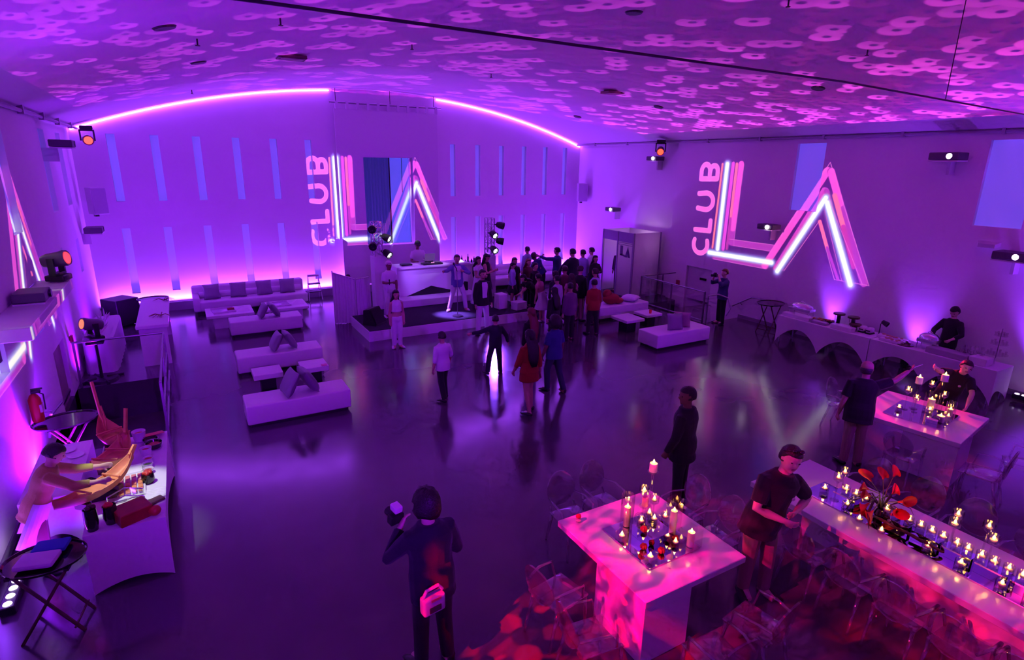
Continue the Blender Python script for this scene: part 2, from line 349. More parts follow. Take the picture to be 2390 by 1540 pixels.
# ---------------------------------------------------------------- room shell
XL, XR, YF, YB = -2.35, 15.35, 21.4, -3.0
XLF, XRF, YSL, YSR = -2.5, 15.5, 15.65, 15.4
ZS = 5.48; RC = 25.8; XC = 6.45
arch = lambda x: 7.1 - (RC - math.sqrt(RC**2 - (x-XC)**2))
def floor_mat():
    m = mat('polished_concrete', (.085, .078, .09), .2, var=.22, vscale=.9)
    b = m.node_tree.nodes['Principled BSDF']; b.inputs['Specular IOR Level'].default_value = .85
    n = m.node_tree.nodes.new('ShaderNodeTexNoise'); n.inputs['Scale'].default_value = 3.; n.inputs['Detail'].default_value = 2
    tc = [x for x in m.node_tree.nodes if x.type == 'TEX_COORD'][0]; m.node_tree.links.new(tc.outputs['Object'], n.inputs['Vector'])
    mr = m.node_tree.nodes.new('ShaderNodeMapRange'); mr.inputs['To Min'].default_value = .10; mr.inputs['To Max'].default_value = .21
    m.node_tree.links.new(n.outputs[0], mr.inputs['Value']); m.node_tree.links.new(mr.outputs[0], b.inputs['Roughness'])
    return m
FLOOR = floor_mat()
def grid_wall(mb, P, us, vs, holes, depth):
    """P(u,v,d)->point; quads between the us x vs lines except inside holes; reveals of the given depth"""
    us = sorted(set(us + [h[0] for h in holes] + [h[1] for h in holes])); vs = sorted(set(vs + [h[2] for h in holes] + [h[3] for h in holes]))
    for i in range(len(us)-1):
        for j in range(len(vs)-1):
            cu, cv = (us[i]+us[i+1])/2, (vs[j]+vs[j+1])/2
            if any(h[0] < cu < h[1] and h[2] < cv < h[3] for h in holes): continue
            mb.add([P(us[i], vs[j], 0), P(us[i+1], vs[j], 0), P(us[i+1], vs[j+1], 0), P(us[i], vs[j+1], 0)], [(0, 1, 2, 3)])
    for a, b, c, d in holes:
        for (u0, v0), (u1, v1) in (((a, c), (b, c)), ((b, c), (b, d)), ((b, d), (a, d)), ((a, d), (a, c))):
            mb.add([P(u0, v0, 0), P(u1, v1, 0), P(u1, v1, depth), P(u0, v0, depth)], [(0, 1, 2, 3)])
PIT_L = (XL, -.72, 11.0, 14.35); PIT_R = (13.75, XRF, 12.1, 14.9)
mb = MB(); grid_wall(mb, lambda u, v, d: (u, v, -d), [XLF-.1, XRF+.1], [YB, YF+.1], [PIT_L, PIT_R], .85)
struct(mb.build('floor', FLOOR))
mb = MB(); mb.box(PIT_L[0]-.1, PIT_L[2]-.02, -.9, PIT_L[1]+.02, PIT_L[3]+.02, -.8); mb.box(PIT_R[0]-.02, PIT_R[2]-.02, -.9, PIT_R[1]+.1, PIT_R[3]+.02, -.8)
struct(mb.build('floor_stairwell', mat('dark_concrete', (.10, .09, .10), .5, var=.2)))
for (a, b, c, d), sgn in ((PIT_L, 1), (PIT_R, -1)):
    for k in range(4):
        st = MB(); st.box(a, c+.28*k if sgn > 0 else c+.28*k, -.8, b, c+.28*(k+1), -.18*(k+1)); struct(st.build('floor_step', mat('dark_concrete', (.10, .09, .10), .5)))
# ceiling vault
n = 48; mb = MB(); xs = [XLF + (XRF-XLF)*i/n for i in range(n+1)]
for i in range(n):
    mb.add([(xs[i], YB, arch(xs[i])), (xs[i+1], YB, arch(xs[i+1])), (xs[i+1], YF+.05, arch(xs[i+1])), (xs[i], YF+.05, arch(xs[i]))], [(0, 1, 2, 3)])
ceil = struct(mb.build('ceiling', mat('ceiling_plaster', (.74, .72, .74), .85), smooth=True))
# far wall with two rows of slit windows and a large window behind the stage
SL = [-1.63, -.52, .61, 1.74, 2.87, 3.98]; SR = [9.35, 10.43, 11.5, 12.56, 13.6, 14.6]
slits = [(x, x+.225, z0, z1) for x in SL+SR for (z0, z1) in ((3.43, 5.38), (.58, 2.62))]
BIG = (5.9, 7.7, 1.72, 4.84)
mb = MB(); grid_wall(mb, lambda u, v, d: (u, YF+d, v), [XLF, XRF], [0, 5.40], slits+[BIG], .17)
for i in range(n): mb.add([(xs[i], YF, 5.40), (xs[i+1], YF, 5.40), (xs[i+1], YF, arch(xs[i+1])), (xs[i], YF, arch(xs[i]))], [(0, 1, 2, 3)])
struct(mb.build('wall_far', WALL()))
PANE = mat('frosted_window_film', (.55, .55, .62), .55, emit=(.105, .07, .80), estr=.62)
wi = 0
def window(mb):
    global wi; wi += 1; return struct(mb.build('window_%d' % wi, PANE))
PANE2 = mat('window_film_low_uplit', (.88, .86, .9), .6, emit=(.10, .08, .80), estr=.42)  # same film; uplight and a weaker dusk glow put into its colours
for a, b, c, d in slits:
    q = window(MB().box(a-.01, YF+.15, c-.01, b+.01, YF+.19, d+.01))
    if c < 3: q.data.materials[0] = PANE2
# right wall, left wall (near planes stand forward of the far bays)
RW = [(-10.83, -9.98, 3.53, 5.35), (-6.25, -5.36, 3.52, 5.33), (-1.7, -.8, 3.52, 5.33)]; DOOR_R = (-14.5, -13.35, -.8, 1.34)
def Pr(u, v, d): return (XR+d, -u, v)
mb = MB(); grid_wall(mb, Pr, [-YSR, -YB], [-.85, ZS+.25], RW+[DOOR_R], .12); mb.add([(XR, YSR, -.85), (XRF, YSR, -.85), (XRF, YSR, ZS+.2), (XR, YSR, ZS+.2)], [(0, 1, 2, 3)])
mb.add([(XRF, YSR, 0), (XRF, YF, 0), (XRF, YF, ZS+.2), (XRF, YSR, ZS+.2)], [(0, 1, 2, 3)]); struct(mb.build('wall_right', WALL()))
for a, b, c, d in RW: window(MB().box(XR+.10, -b-.01, c-.01, XR+.14, -a+.01, d+.01))
LWN = [(9.1, 10.05, 1.80, 5.3), (11.9, 12.6, 1.78, 2.6), (11.95, 12.6, 3.48, 5.3), (5.2, 6.1, 1.8, 5.3)]; DOOR_L = (12.85, 13.95, -.8, 1.24)
mb = MB(); grid_wall(mb, lambda u, v, d: (XL-d, u, v), [YB, YSL], [-.85, ZS+.25], LWN+[DOOR_L], .12); mb.add([(XL, YSL, -.85), (XLF, YSL, -.85), (XLF, YSL, ZS+.2), (XL, YSL, ZS+.2)], [(0, 1, 2, 3)])
LWF = [(16.75, 17.45, 3.48, 5.3), (19.0, 19.7, 3.48, 5.3), (16.4, 16.85, 1.8, 2.68), (19.0, 19.45, 1.72, 2.6)]
grid_wall(mb, lambda u, v, d: (XLF-d, u, v), [YSL, YF], [0, ZS+.25], LWF, .12); struct(mb.build('wall_left', WALL()))
for a, b, c, d in LWN: window(MB().box(XL-.14, a-.01, c-.01, XL-.10, b+.01, d+.01))
for a, b, c, d in LWF: window(MB().box(XLF-.14, a-.01, c-.01, XLF-.10, b+.01, d+.01))
mb = MB(); mb.add([(XLF, YB, 0), (XRF, YB, 0), (XRF, YB, ZS), (XLF, YB, ZS)], [(0, 1, 2, 3)])
for i in range(n): mb.add([(xs[i], YB, ZS-.1), (xs[i+1], YB, ZS-.1), (xs[i+1], YB, arch(xs[i+1])), (xs[i], YB, arch(xs[i]))], [(0, 1, 2, 3)])
struct(mb.build('wall_back', WALL()))
DOORM = mat('door_paint', (.34, .24, .26), .5, var=.08)
d = struct(MB().rbox(XR+.07, 13.37, -.79, XR+.11, 14.48, 1.33, .006).build('door_1', mat('door_paint_pale', (.62, .58, .62), .5)))
mb = MB(); mb.box(XR+.04, 13.42, .14, XR+.07, 14.4, .20); mb.build('push_bar', STEEL, d); MB().box(XR+.05, 13.62, .92, XR+.07, 13.9, 1.0).build('door_closer', DARKMETAL, d)
d = struct(MB().rbox(XL-.11, 12.87, -.79, XL-.07, 13.93, 1.23, .006).build('door_2', DOORM)); MB().box(XL-.07, 12.95, .14, XL-.03, 13.85, .2).build('push_bar', STEEL, d)
# trough in front of the far wall, baseboards, pipe runs under the springing of the vault
struct(MB().box(XLF, 21.02, 0, 15.4, 21.09, .27).build('trim_1', mat('trough_grey', (.32, .30, .34), .5)))
struct(MB().box(XL, YB, 0, XL+.02, 11.0, .12).build('baseboard_left', mat('trough_grey', (.32, .30, .34), .5)))
struct(MB().box(XR-.02, YB, 0, XR, 12.1, .12).build('baseboard_right', mat('trough_grey', (.32, .30, .34), .5)))
for k, (x, y0, y1) in enumerate(((XL+.07, YB, 21.3), (XR-.08, YB, 21.3))):
    mb = MB(); mb.tube([(x, y0, 5.50), (x, y1, 5.50)], .035, 8)
    for j in range(12): mb.box(x-.05, y0+1+j*2, 5.44, x+.05, y0+1.06+j*2, 5.6)
    struct(mb.build('trim_%d' % (k+2), mat('duct_grey', (.40, .37, .42), .5)))
ARCH_GLOW = emis('arch_glow_violet', (.34, .05, 1.), 40.); ARCH_GLOW.cycles.emission_sampling = 'AUTO'
# added glowing tube standing in for uplight caught on the ceiling edge
for k, (x0, x1) in enumerate(((-2.45, 4.9), (8.8, 15.45))):
    mb = MB(); mb.tube([(x0+(x1-x0)*i/24, 21.36, arch(x0+(x1-x0)*i/24)-.05) for i in range(25)], .022, 6)
    tag(mb.build('arch_edge_glow', ARCH_GLOW), 'thin glowing violet light strip along the %s of the arch' % ('left half' if k == 0 else 'right half'), 'added glow', 'arch glow lines')
# large window behind the stage: panes, mullion, dark curtain
w1 = struct(MB().box(6.95, YF+.14, 1.71, 7.71, YF+.18, 4.85).build('window_60', mat('lit_blue_pane', (.3, .35, .6), .3, emit=(.05, .09, .75), estr=.62)))
MB().box(6.90, YF+.10, 1.71, 6.96, YF+.18, 4.85).build('mullion', DARKMETAL, w1); MB().box(7.42, YF+.12, 3.6, 7.435, YF+.14, 4.84).build('glazing_joint', DARKMETAL, w1)
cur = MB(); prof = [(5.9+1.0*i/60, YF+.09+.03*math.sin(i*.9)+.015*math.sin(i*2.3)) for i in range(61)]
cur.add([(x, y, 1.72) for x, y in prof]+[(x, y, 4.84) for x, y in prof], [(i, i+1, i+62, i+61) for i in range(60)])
tag(cur.build('window_curtain', mat('blue_sheer_curtain', (.10, .11, .28), .7, emit=(.03, .03, .3), estr=.35), smooth=True), 'dark blue gathered curtain in the window behind the stage', 'curtain')  # faint blue light put into the cloth as emission
# ---------------------------------------------------------------- lounge furniture
def bench(label, x0, y0, x1, y1, h=.44):
    t = thing('lounge_bench', label, 'bench', ((x0+x1)/2, (y0+y1)/2, 0), 0, 'white lounge benches'); a, b = (x1-x0)/2, (y1-y0)/2
    MB().rbox(-a, -b, .07, a, b, h, .03, 3).build('padded_body', LEATHER, t, ang=40); MB().box(-a+.06, -b+.06, 0, a-.06, b-.06, .072).build('plinth', BLACK, t)
    return t
bench('white lounge bench farthest back, in front of the two decorated coffee tables', .80, 16.84, 2.68, 17.50)
bench('white lounge bench behind the two small low coffee tables', .69, 13.56, 2.55, 14.23)
bench('long white lounge bench nearest the camera on the left', .59, 10.60, 2.46, 11.27)
bench('white lounge bench with two silver cushions beside the buffet wall', 10.45, 10.62, 12.40, 11.38)
bench('white lounge bench holding a rust coat and a white pillow by the railing', 10.95, 13.70, 12.95, 14.40)
def cushion_mesh(s=.44, t=.16):
    mb = MB(); n = 12; rows_ = []
    vs, fs = [], []
    for side in (1, -1):
        o = len(vs)
        for i in range(n+1):
            for j in range(n+1):
                u, v = 2*i/n-1, 2*j/n-1; p = max(0, (1-u**4)*(1-v**4))**.6
                k = 1 - .07*(1-abs(u))*(abs(v) > .99) - .07*(1-abs(v))*(abs(u) > .99)
                vs.append((u*s/2*(1-.06*(1-u*u)*0)*k, v*s/2*k, side*(t/2*p+.004)))
        for i in range(n):
            for j in range(n):
                a = o+i*(n+1)+j; q = (a, a+1, a+n+2, a+n+1); fs.append(q if side < 0 else q[::-1])
    o2 = (n+1)**2
    ring = [i*(n+1) for i in range(n)] + [n*(n+1)+j for j in range(n)] + [i*(n+1)+n for i in range(n, 0, -1)] + [j for j in range(n, 0, -1)]
    for k in range(len(ring)):
        a, b = ring[k], ring[(k+1) % len(ring)]; fs.append((a, b, b+o2, a+o2))
    mb.add(vs, fs); return mb
CUSH = cushion_mesh().build('scatter_cushion', SEQUIN, smooth=True); first_c = [True]
def cushion(label, loc, tilt, yaw, s=1., m=None, group='sequin cushions', lie=False):
    o = CUSH if first_c[0] else CUSH.copy()
    if first_c[0]: first_c[0] = False
    else: C.objects.link(o)
    if m: o.data = o.data.copy(); o.data.materials[0] = m
    o.matrix_world = T(*loc) @ RZ(yaw) @ RX(R_(0 if lie else 90-tilt)) @ Matrix.Scale(s, 4)
    return tag(o, label, 'cushion', group)
def tent(c, z, yaw, la, lb, s=1.):
    """two cushions leaning together; the ridge runs across the bench"""
    a = .22*s
    for sg, lab in ((-1, la), (1, lb)):
        d = Vector((math.cos(yaw), math.sin(yaw), 0))
        p = Vector((c[0], c[1], 0)) + d*sg*.155*s
        cushion(lab, (p.x, p.y, z + .215*s), sg*28, yaw+PI/2, s)
tent((1.57, 10.9), .44, .15, 'left leaning sequin cushion on the nearest white bench', 'right leaning sequin cushion on the nearest white bench', 1.12)
tent((1.72, 13.85), .44, .1, 'left leaning sequin cushion on the middle white bench', 'right leaning sequin cushion on the middle white bench', 1.0)
tent((1.82, 17.05), .44, .1, 'left leaning sequin cushion on the farthest white bench', 'right leaning sequin cushion on the farthest white bench', .98)
cushion('silver cushion standing at the front of the right hand bench', (11.28, 10.88, .66), 12, -.25, 1.05); cushion('mauve cushion standing behind the silver one on the right hand bench', (11.66, 10.98, .65), -8, -.9, 1.0, mat('mauve_sequin', (.42, .27, .32), .4, .3, bump=.8, bscale=160))
cushion('flat white pillow lying on the bench by the photo booth', (12.45, 14.05, .545), 0, .5, 1.15, mat('white_satin', (.75, .73, .78), .5), lie=True)
# sofas
def sofa(label, x0, y0, x1, y1, group='white sofas', arm=True, rz=0):
    t = thing('sofa', label, 'sofa', (x0, y0, 0), rz, group); L_, D_ = x1-x0, y1-y0
    MB().rbox(.16, 0, .12, L_, D_-.25, .44, .06, 3).build('seat', LEATHER, t, ang=40); MB().rbox(0, D_-.32, .12, L_, D_, .80, .08, 3).build('backrest', LEATHER, t, ang=40)
    MB().tube([(.2, D_-.40, .52), (L_-.1, D_-.40, .52)], .11, 12).build('lumbar_roll', LEATHER, t, smooth=True)
    if arm: MB().rbox(0, 0, .12, .2, D_-.05, .58, .05, 3).build('armrest', LEATHER, t, ang=40)
    MB().box(.1, .08, 0, L_-.1, D_-.1, .121).build('plinth', BLACK, t); return t
sofa('long white sofa with four dark cushions against the far wall', 0, 19.85, 3.4, 20.9)
for i, (x, n_) in enumerate(((.55, 'first'), (1.32, 'second'), (2.1, 'third'), (2.82, 'fourth'))):
    cushion('%s dark sequin cushion from the armrest on the long white sofa' % n_, (x, 20.2, .67), 16, (.12, -.1, .08, -.05)[i], 1.08)
sofa('white sofa behind the crowd right of the stage', 9.75, 19.3, 13.6, 20.35, arm=False)
# coffee tables
def ctable(label, x0, y0, x1, y1, h, base, th=.08):
    t = thing('coffee_table', label, 'table', ((x0+x1)/2, (y0+y1)/2, 0), 0, 'low white coffee tables'); a, b = (x1-x0)/2, (y1-y0)/2
    MB().rbox(-a, -b, h-th, a, b, h, .008, 1).build('table_top', WHITE, t); MB().box(-a*base, -b*base, 0, a*base, b*base, h-th).build('pedestal', WHITE if base > .55 else BLACK, t); return t
ctable('white coffee table with flat trays on the left before the sofa', .28, 17.9, 1.53, 18.95, .42, .72); ctable('white coffee table with flat trays on the right before the sofa', 1.85, 18.0, 3.09, 19.1, .42, .72)
ctable('small bare white table left of its twin behind the nearest bench', .90, 12.33, 1.48, 12.86, .40, .5, .11); ctable('small white table with a pink napkin behind the nearest bench', 1.86, 12.30, 2.42, 12.87, .40, .5, .11)
ctable('low white table left of its twin by the right hand railing', 10.77, 12.22, 11.45, 12.95, .40, .5); ctable('low white table holding a red cup by the right hand railing', 11.74, 12.45, 12.36, 13.05, .40, .5)
for (x, y, lab) in ((.75, 18.45, 'left'), (2.3, 18.55, 'right')):
    t = thing('serving_tray', 'shallow clear tray on the %s decorated coffee table' % lab, 'tray', (x, y, .42), .1, 'coffee table trays')
    MB().box(-.3, -.28, 0, .3, .28, .012).build('base', mat('lilac_acrylic', (.55, .42, .62), .15), t)
    for s in (-1, 1): MB().box(-.3, s*.28-.008, .012, .3, s*.28+.008, .05).build('rim', WHITE, t)
for (x, y, lab) in ((1.27, 18.35, 'left'), (2.83, 18.5, 'right')):
    mb = MB(); mb.add([(-.22, -.15, 0), (.2, -.16, 0), (.03, .1, .10), (-.2, .14, 0), (.24, .12, 0)], [(0, 1, 2), (0, 2, 3), (1, 4, 2), (3, 2, 4), (0, 3, 4, 1)])
    tag(mb.build('folded_card', mat('white_card', (.8, .78, .8), .6), loc=(x, y, .421)), 'folded white card tent on the %s decorated coffee table' % lab, 'card', 'table cards')
tag(MB().box(-.09, -.05, 0, .09, .05, .05).build('gift_box', mat('dark_red', (.35, .03, .05), .5), loc=(.95, 18.5, .433)), 'small dark red box on the left decorated coffee table', 'box')
tag(MB().rbox(-.06, -.05, 0, .06, .05, .02, .006, 1).build('napkin', mat('pink_paper', (.9, .35, .5), .7), loc=(2.33, 12.36, .401)), 'small pink napkin on the corner of a low white table', 'napkin')
mb = MB(); mb.lathe([(.035, 0), (.045, .11), (.042, .11), (.033, .008)], 12); tag(mb.build('party_cup', mat('red_plastic', (.8, .04, .04), .4), smooth=False, loc=(12.02, 12.62, .40)), 'red party cup on a low white table by the railing', 'cup')
mb = MB(); mb.ell((0, 0, .16), .30, .24, .17); mb.ell((-.12, .05, .30), .16, .14, .16); mb.ell((.2, -.1, .1), .2, .15, .1)
o = tag(mb.build('folded_coat', mat('rust_wool', (.32, .05, .03), .9, bump=.6, bscale=25), loc=(11.65, 14.05, .44), smooth=True), 'rust red coat heaped on the white bench by the photo booth', 'coat')
# step ladder by the far wall
t = thing('step_ladder', 'white folding step ladder against the glowing far wall', 'ladder', (3.78, 20.7, 0), 0)
for s in (-1, 1): MB().tube([(s*.22, -.2, 0), (s*.17, .1, .85)], .015, 6).build('side_rail', WHITE, t); MB().tube([(s*.21, .28, 0), (s*.17, .1, .8)], .012, 6).build('rear_leg', WHITE, t)
for k, z in enumerate((.28, .54)): MB().box(-.2, -.18+k*.09, z, .2, .02+k*.09, z+.03).build('step', mat('ladder_tread', (.05, .05, .06), .6), t)
MB().box(-.19, .02, .80, .19, .13, .86).build('top_step', WHITE, t)
# subwoofer
t = thing('subwoofer', 'large black loudspeaker cube on the floor in the far left corner', 'speaker', (-1.85, 19.75, 0), R_(38))
MB().rbox(-.34, -.34, .05, .34, .34, .80, .02, 2).build('cabinet', mat('black_paint', (.02, .02, .03), .35), t); MB().box(-.3, -.352, .09, .3, -.338, .76).build('grille', mat('speaker_grille', (.008, .008, .01), .8, bump=.6, bscale=300), t)
for sx in (-.28, .28):
    for sy in (-.28, .28): MB().cyl(sx, sy, 0, .055, .03, 10).build('caster', BLACK, t)
# white high table with dried stems, round black tray behind it
t = thing('bar_table', 'long white high table beside the left railing', 'table', (-.89, 16.7, 0)); MB().rbox(-.33, -1.5, .92, .33, 1.5, 1.0, .01, 1).build('table_top', WHITE, t)
for s in (-1, 1): MB().box(-.28, s*1.35-.04, 0, .28, s*1.35+.04, .92).build('end_panel', WHITE, t)
MB().box(-.03, -1.3, .5, .03, 1.3, .92).build('spine', WHITE, t)
for (x, y, lab) in ((-.72, 16.1, 'near end of'), (-.68, 17.9, 'far end of')):
    mb = MB(); rr = random.Random(int(y*10))
    for k in range(9):
        a = rr.uniform(0, 2*PI); mb.tube([(0, 0, .01), (math.cos(a)*.12, math.sin(a)*.12, .06), (math.cos(a)*.26, math.sin(a)*.26, .015)], [.012, .008, .003], 5)
    tag(mb.build('dried_flower_spray', mat('brown_stems', (.28, .08, .08), .7), loc=(x, y, 1.0)), 'spray of dark dried stems on the %s the high table' % lab, 'flower', 'dried sprays')
def tray_stand(label, loc, rz, top=.77, r=.33, oval=1.25):
    t = thing('tray_stand', label, 'tray stand', loc, rz, 'folding tray stands')
    mb = MB(); mb.lathe([(.01, .0), (r*.96, 0), (r, .03), (r*.97, .03), (r*.93, .012), (.01, .012)], 28, (0, 0, 0), M=T(0, 0, top) @ Matrix.Diagonal((oval, 1, 1, 1))); mb.build('oval_tray', LACQ, t)
    for s in (-1, 1):
        MB().tube([(-.26, s*.20, 0), (.24, s*.20, top-.01)], .017, 6).build('leg', DARKWOOD, t); MB().tube([(.26, s*.16, 0), (-.24, s*.16, top-.01)], .017, 6).build('leg', DARKWOOD, t)
    for x in (-.24, .24): MB().box(x-.02, -.22, top-.03, x+.02, .22, top).build('strap', BLACK, t)
    for x, z in ((-.2, .09), (.2, .09)): MB().tube([(x, -.2, z), (x, .2, z)], .012, 6).build('stretcher', DARKWOOD, t)
    return t
tray_stand('black oval tray on a folding stand behind the long high table', (-1.0, 19.35, 0), .1); tray_stand('black oval tray on a folding stand in front of the sushi table', (-1.62, 6.58, 0), R_(-10), .80, .30, 1.2)
tray_stand('black oval tray on a folding stand beside the fire extinguisher', (-1.93, 10.42, 0), R_(15), .80, .34); tray_stand('black oval tray on a folding stand at the far end of the right buffet', (14.75, 10.55, 0), R_(5), .86, .36)
# side table under a white cloth with silver feathers
t = thing('draped_table', 'narrow table under a floor length white cloth on the left', 'table', (-1.98, 16.5, 0)); rings = []
for z, g in ((.76, 0), (.72, .01), (.4, .02), (.0, .05)):
    ring = []
    for k in range(80):
        a = 2*PI*k/80; c, s_ = math.cos(a), math.sin(a); q = (abs(c)**8+abs(s_)**8)**(-1/8)
        f = 1 + g*math.sin(k*2.2)*.9 + g; ring.append(Vector((.30*c*q*f, 1.25*s_*q*(1+g*.3+g*.1*math.sin(k*1.7)), z)))
    rings.append(ring)
MB().loft(rings).build('tablecloth', CLOTH, t, ang=50)
t = thing('silver_feather_garland', 'spiky silver feather garland along the draped side table', 'garland', (-2.1, 16.3, .76)); rr = random.Random(5); SILV = mat('silver_foil', (.75, .72, .8), .25, .9)
for k in range(30):
    y = rr.uniform(-.95, .95); b = Vector((rr.uniform(-.1, .15), y, 0)); d = Vector((rr.uniform(-.3, .6), rr.uniform(-.5, .4), rr.uniform(.4, 1))).normalized(); mb = MB()
    L_ = rr.uniform(.22, .42); s_ = d.cross(Vector((.3, 1, .2))).normalized()*.025
    mb.add([b-s_*.3, b+s_*.3, b+d*L_*.55+s_, b+d*L_, b+d*L_*.55-s_, b+d*L_*.5+Vector((0, 0, .012))], [(0, 1, 5), (1, 2, 5), (2, 3, 5), (3, 4, 5), (4, 0, 5), (0, 4, 3, 2, 1)]); mb.build('feather', SILV, t)
# moving light on a floor stand near the stairwell
def moving_head(label, loc, rz, tilt, hang=False, lens=(1., .03, .01), ls=25, group='moving head lights'):
    t = thing('moving_head_light', label, 'stage light', loc, rz, group); s = -1 if hang else 1
    MB().rbox(-.15, -.15, min(0, s*.1), .15, .15, max(0, s*.1), .02, 2).build('base', BLACK, t)
    y = MB(); y.box(-.18, -.05, min(s*.12, s*.40), -.14, .05, max(s*.12, s*.40)); y.box(.14, -.05, min(s*.12, s*.40), .18, .05, max(s*.12, s*.40)); y.box(-.18, -.05, min(s*.1, s*.14), .18, .05, max(s*.1, s*.14)); y.build('yoke', DARKMETAL, t)
    M = T(0, 0, s*.36) @ RX(tilt)
    h = MB().lathe([(.02, -.2), (.10, -.19), (.125, -.1), (.125, .06), (.14, .16), (.13, .2), (.11, .19), (.02, .185)], 16, M=M).build('head', mat('fixture_shell', (.10, .09, .10), .4), t, ang=40)
    MB().lathe([(.01, .192), (.105, .192), (.10, .2), (.01, .205)], 16, M=M).build('lens', emis('lens_%d' % (ls*100*lens[0]), lens, ls), h)
    return t
t = thing('light_stand', 'black round based stand holding a stage light by the stairwell', 'stand', (-1.95, 14.78, 0)); MB().lathe([(.02, .05), (.30, .045), (.33, 0), (.02, 0)], 24).build('base_plate', BLACK, t)
MB().cyl(0, 0, .04, .86, .032, 12).build('pole', BLACK, t); MB().rbox(-.16, -.16, .84, .16, .16, .90, .01, 1).build('platform', BLACK, t)
for a in range(4): MB().tube([(.1*math.cos(a*PI/2+.4), .1*math.sin(a*PI/2+.4), .06), (.42*math.cos(a*PI/2+.4), .42*math.sin(a*PI/2+.4), .02)], .022, 6).build('foot', BLACK, t)
moving_head('black stage light with orange glow on the floor stand', (-1.95, 14.78, .9), R_(-60), R_(75), lens=(1., .25, .02), ls=1)
moving_head('moving light hung under the ceiling in the far left corner', (-2.0, 20.7, 5.55), R_(8), R_(100), True, ls=6); moving_head('moving light hung high on the right wall', (14.95, 15.86, 5.57), R_(-43), R_(105), True, ls=6)
t = moving_head('moving light with a red beam standing on the left wall shelf', (-2.0, 12.6, 2.62), R_(72), R_(80), ls=2.5, lens=(1., .03, .03))
# projectors on wall brackets
def projector(label, loc, rz, lens=None, big=1., arm=True):
    t = thing('projector', label, 'projector', loc, rz, 'wall mounted projectors')
    MB().rbox(-.26*big, -.2*big, -.07*big, .26*big, .2*big, .07*big, .02, 2).build('case', PROJ, t); MB().lathe([(.02, .19), (.06, .19), (.06, .23), (.02, .23)], 14, M=T(.1*big, 0, 0) @ RX(PI/2) @ T(0, 0, 0)).build('lens', emis('projector_lens', (1., .8, 1.), 9.) if lens else BLACK, t)
    MB().box(-.26*big, -.19*big, -.10*big, .26*big, .19*big, -.075*big).build('shelf', mat('bracket_white', (.6, .58, .6), .5), t)
    if arm: MB().box(-.03, .1, -.4, .03, .5, -.1).build('bracket_arm', mat('bracket_white', (.6, .58, .6), .5), t)
    return t
projector('dark projector high in the right bay near the corner', (15.15, 16.3, 4.95), R_(-90), True); projector('dark projector lower in the right bay above the photo booth', (15.15, 18.5, 3.0), R_(-90), True)
projector('projector on the right wall between the L and the A', (15.0, 11.15, 3.03), R_(-90), True); projector('projector high on the right wall beside the nearest window', (15.0, 6.85, 4.99), R_(-90), True, 1.15)
projector('projector at the right edge below the nearest window', (15.0, 5.25, 3.0), R_(-90), True, 1.15)
projector('pale projector box on the upper part of the left window bay', (-2.15, 17.1, 5.0), R_(90), big=1.1); projector('pale projector box on the lower part of the left window bay', (-2.2, 20.3, 2.72), R_(90), big=1.1)
t = thing('projector_shelf', 'deep white wall shelf crossing the left hand logo', 'shelf', (-2.35, 10.6, 2.42)); MB().rbox(0, -1.4, 0, .5, 2.2, .18, .01, 1).build('shelf_box', mat('bracket_white', (.6, .58, .6), .5), t); MB().box(0, -1.2, -.3, .08, -1.1, 0).build('bracket', DARKMETAL, t)
projector('dark round backed projector on the left wall shelf', (-2.1, 10.9, 2.70), R_(90), arm=False)
mb = MB(); mb.prism([(-.22, 0, 0), (.22, 0, 0), (.16, -.12, -.05), (-.16, -.12, -.05)], (0, 0, 1), .08); tag(mb.build('emergency_light', mat('bracket_white', (.6, .58, .6), .5), loc=(15.34, 5.85, 3.13), rot=(0, 0, R_(-90))), 'small white emergency light on the right wall under the window', 'emergency light')
# wall speakers
for lab, loc, rz in (('white loudspeaker box high in the far left corner', (-2.05, 20.75, 3.5), R_(25)), ('white loudspeaker box high in the far right corner', (15.2, 20.7, 3.55), R_(-25))):
    t = thing('wall_speaker', lab, 'speaker', loc, rz, 'wall speakers'); MB().rbox(-.2, -.2, -.38, .2, .2, .38, .02, 2).build('cabinet', mat('speaker_white', (.6, .57, .62), .5), t)
    MB().box(-.18, -.212, -.35, .18, -.198, .35).build('grille', mat('speaker_white_grille', (.45, .42, .5), .7), t); MB().box(-.05, .15, -.46, .05, .28, -.36).build('bracket', DARKMETAL, t)
# ceiling: tie rod, recessed speakers, sprinklers, hatch fixtures
t = thing('tie_rod', 'thin dark tie rod crossing the room under the vault', 'rod', (0, 4.05, 0)); MB().tube([(-2.4, 0, 5.6), (6.45, .05, 5.6), (15.4, .9, 5.6)], .012, 6).build('rod', DARKMETAL, t); MB().tube([(9.0, .24, 5.6), (9.0, .24, 6.97)], .006, 5).build('hanger', DARKMETAL, t)
for k, (x, y) in enumerate(((6.84, 8.13), (12.49, 8.53), (12.59, 13.59), (12.69, 17.77), (.65, 13.11), (.12, 9.27))):
    t = MB().lathe([(.01, -.02), (.13, -.02), (.15, .005), (.01, .005)], 18).build('ceiling_speaker', BLACK, loc=(x, y, arch(x)-.004), rot=(0, math.atan2(x-XC, RC), 0))
    tag(t, 'black round recessed ceiling speaker %s' % ['near the middle of the ceiling', 'at the right above the tall logo', 'at the right above the high projector', 'closest to the far right corner', 'at the left above the slit windows', 'nearest the upper left corner'][k], 'speaker', 'ceiling speakers')
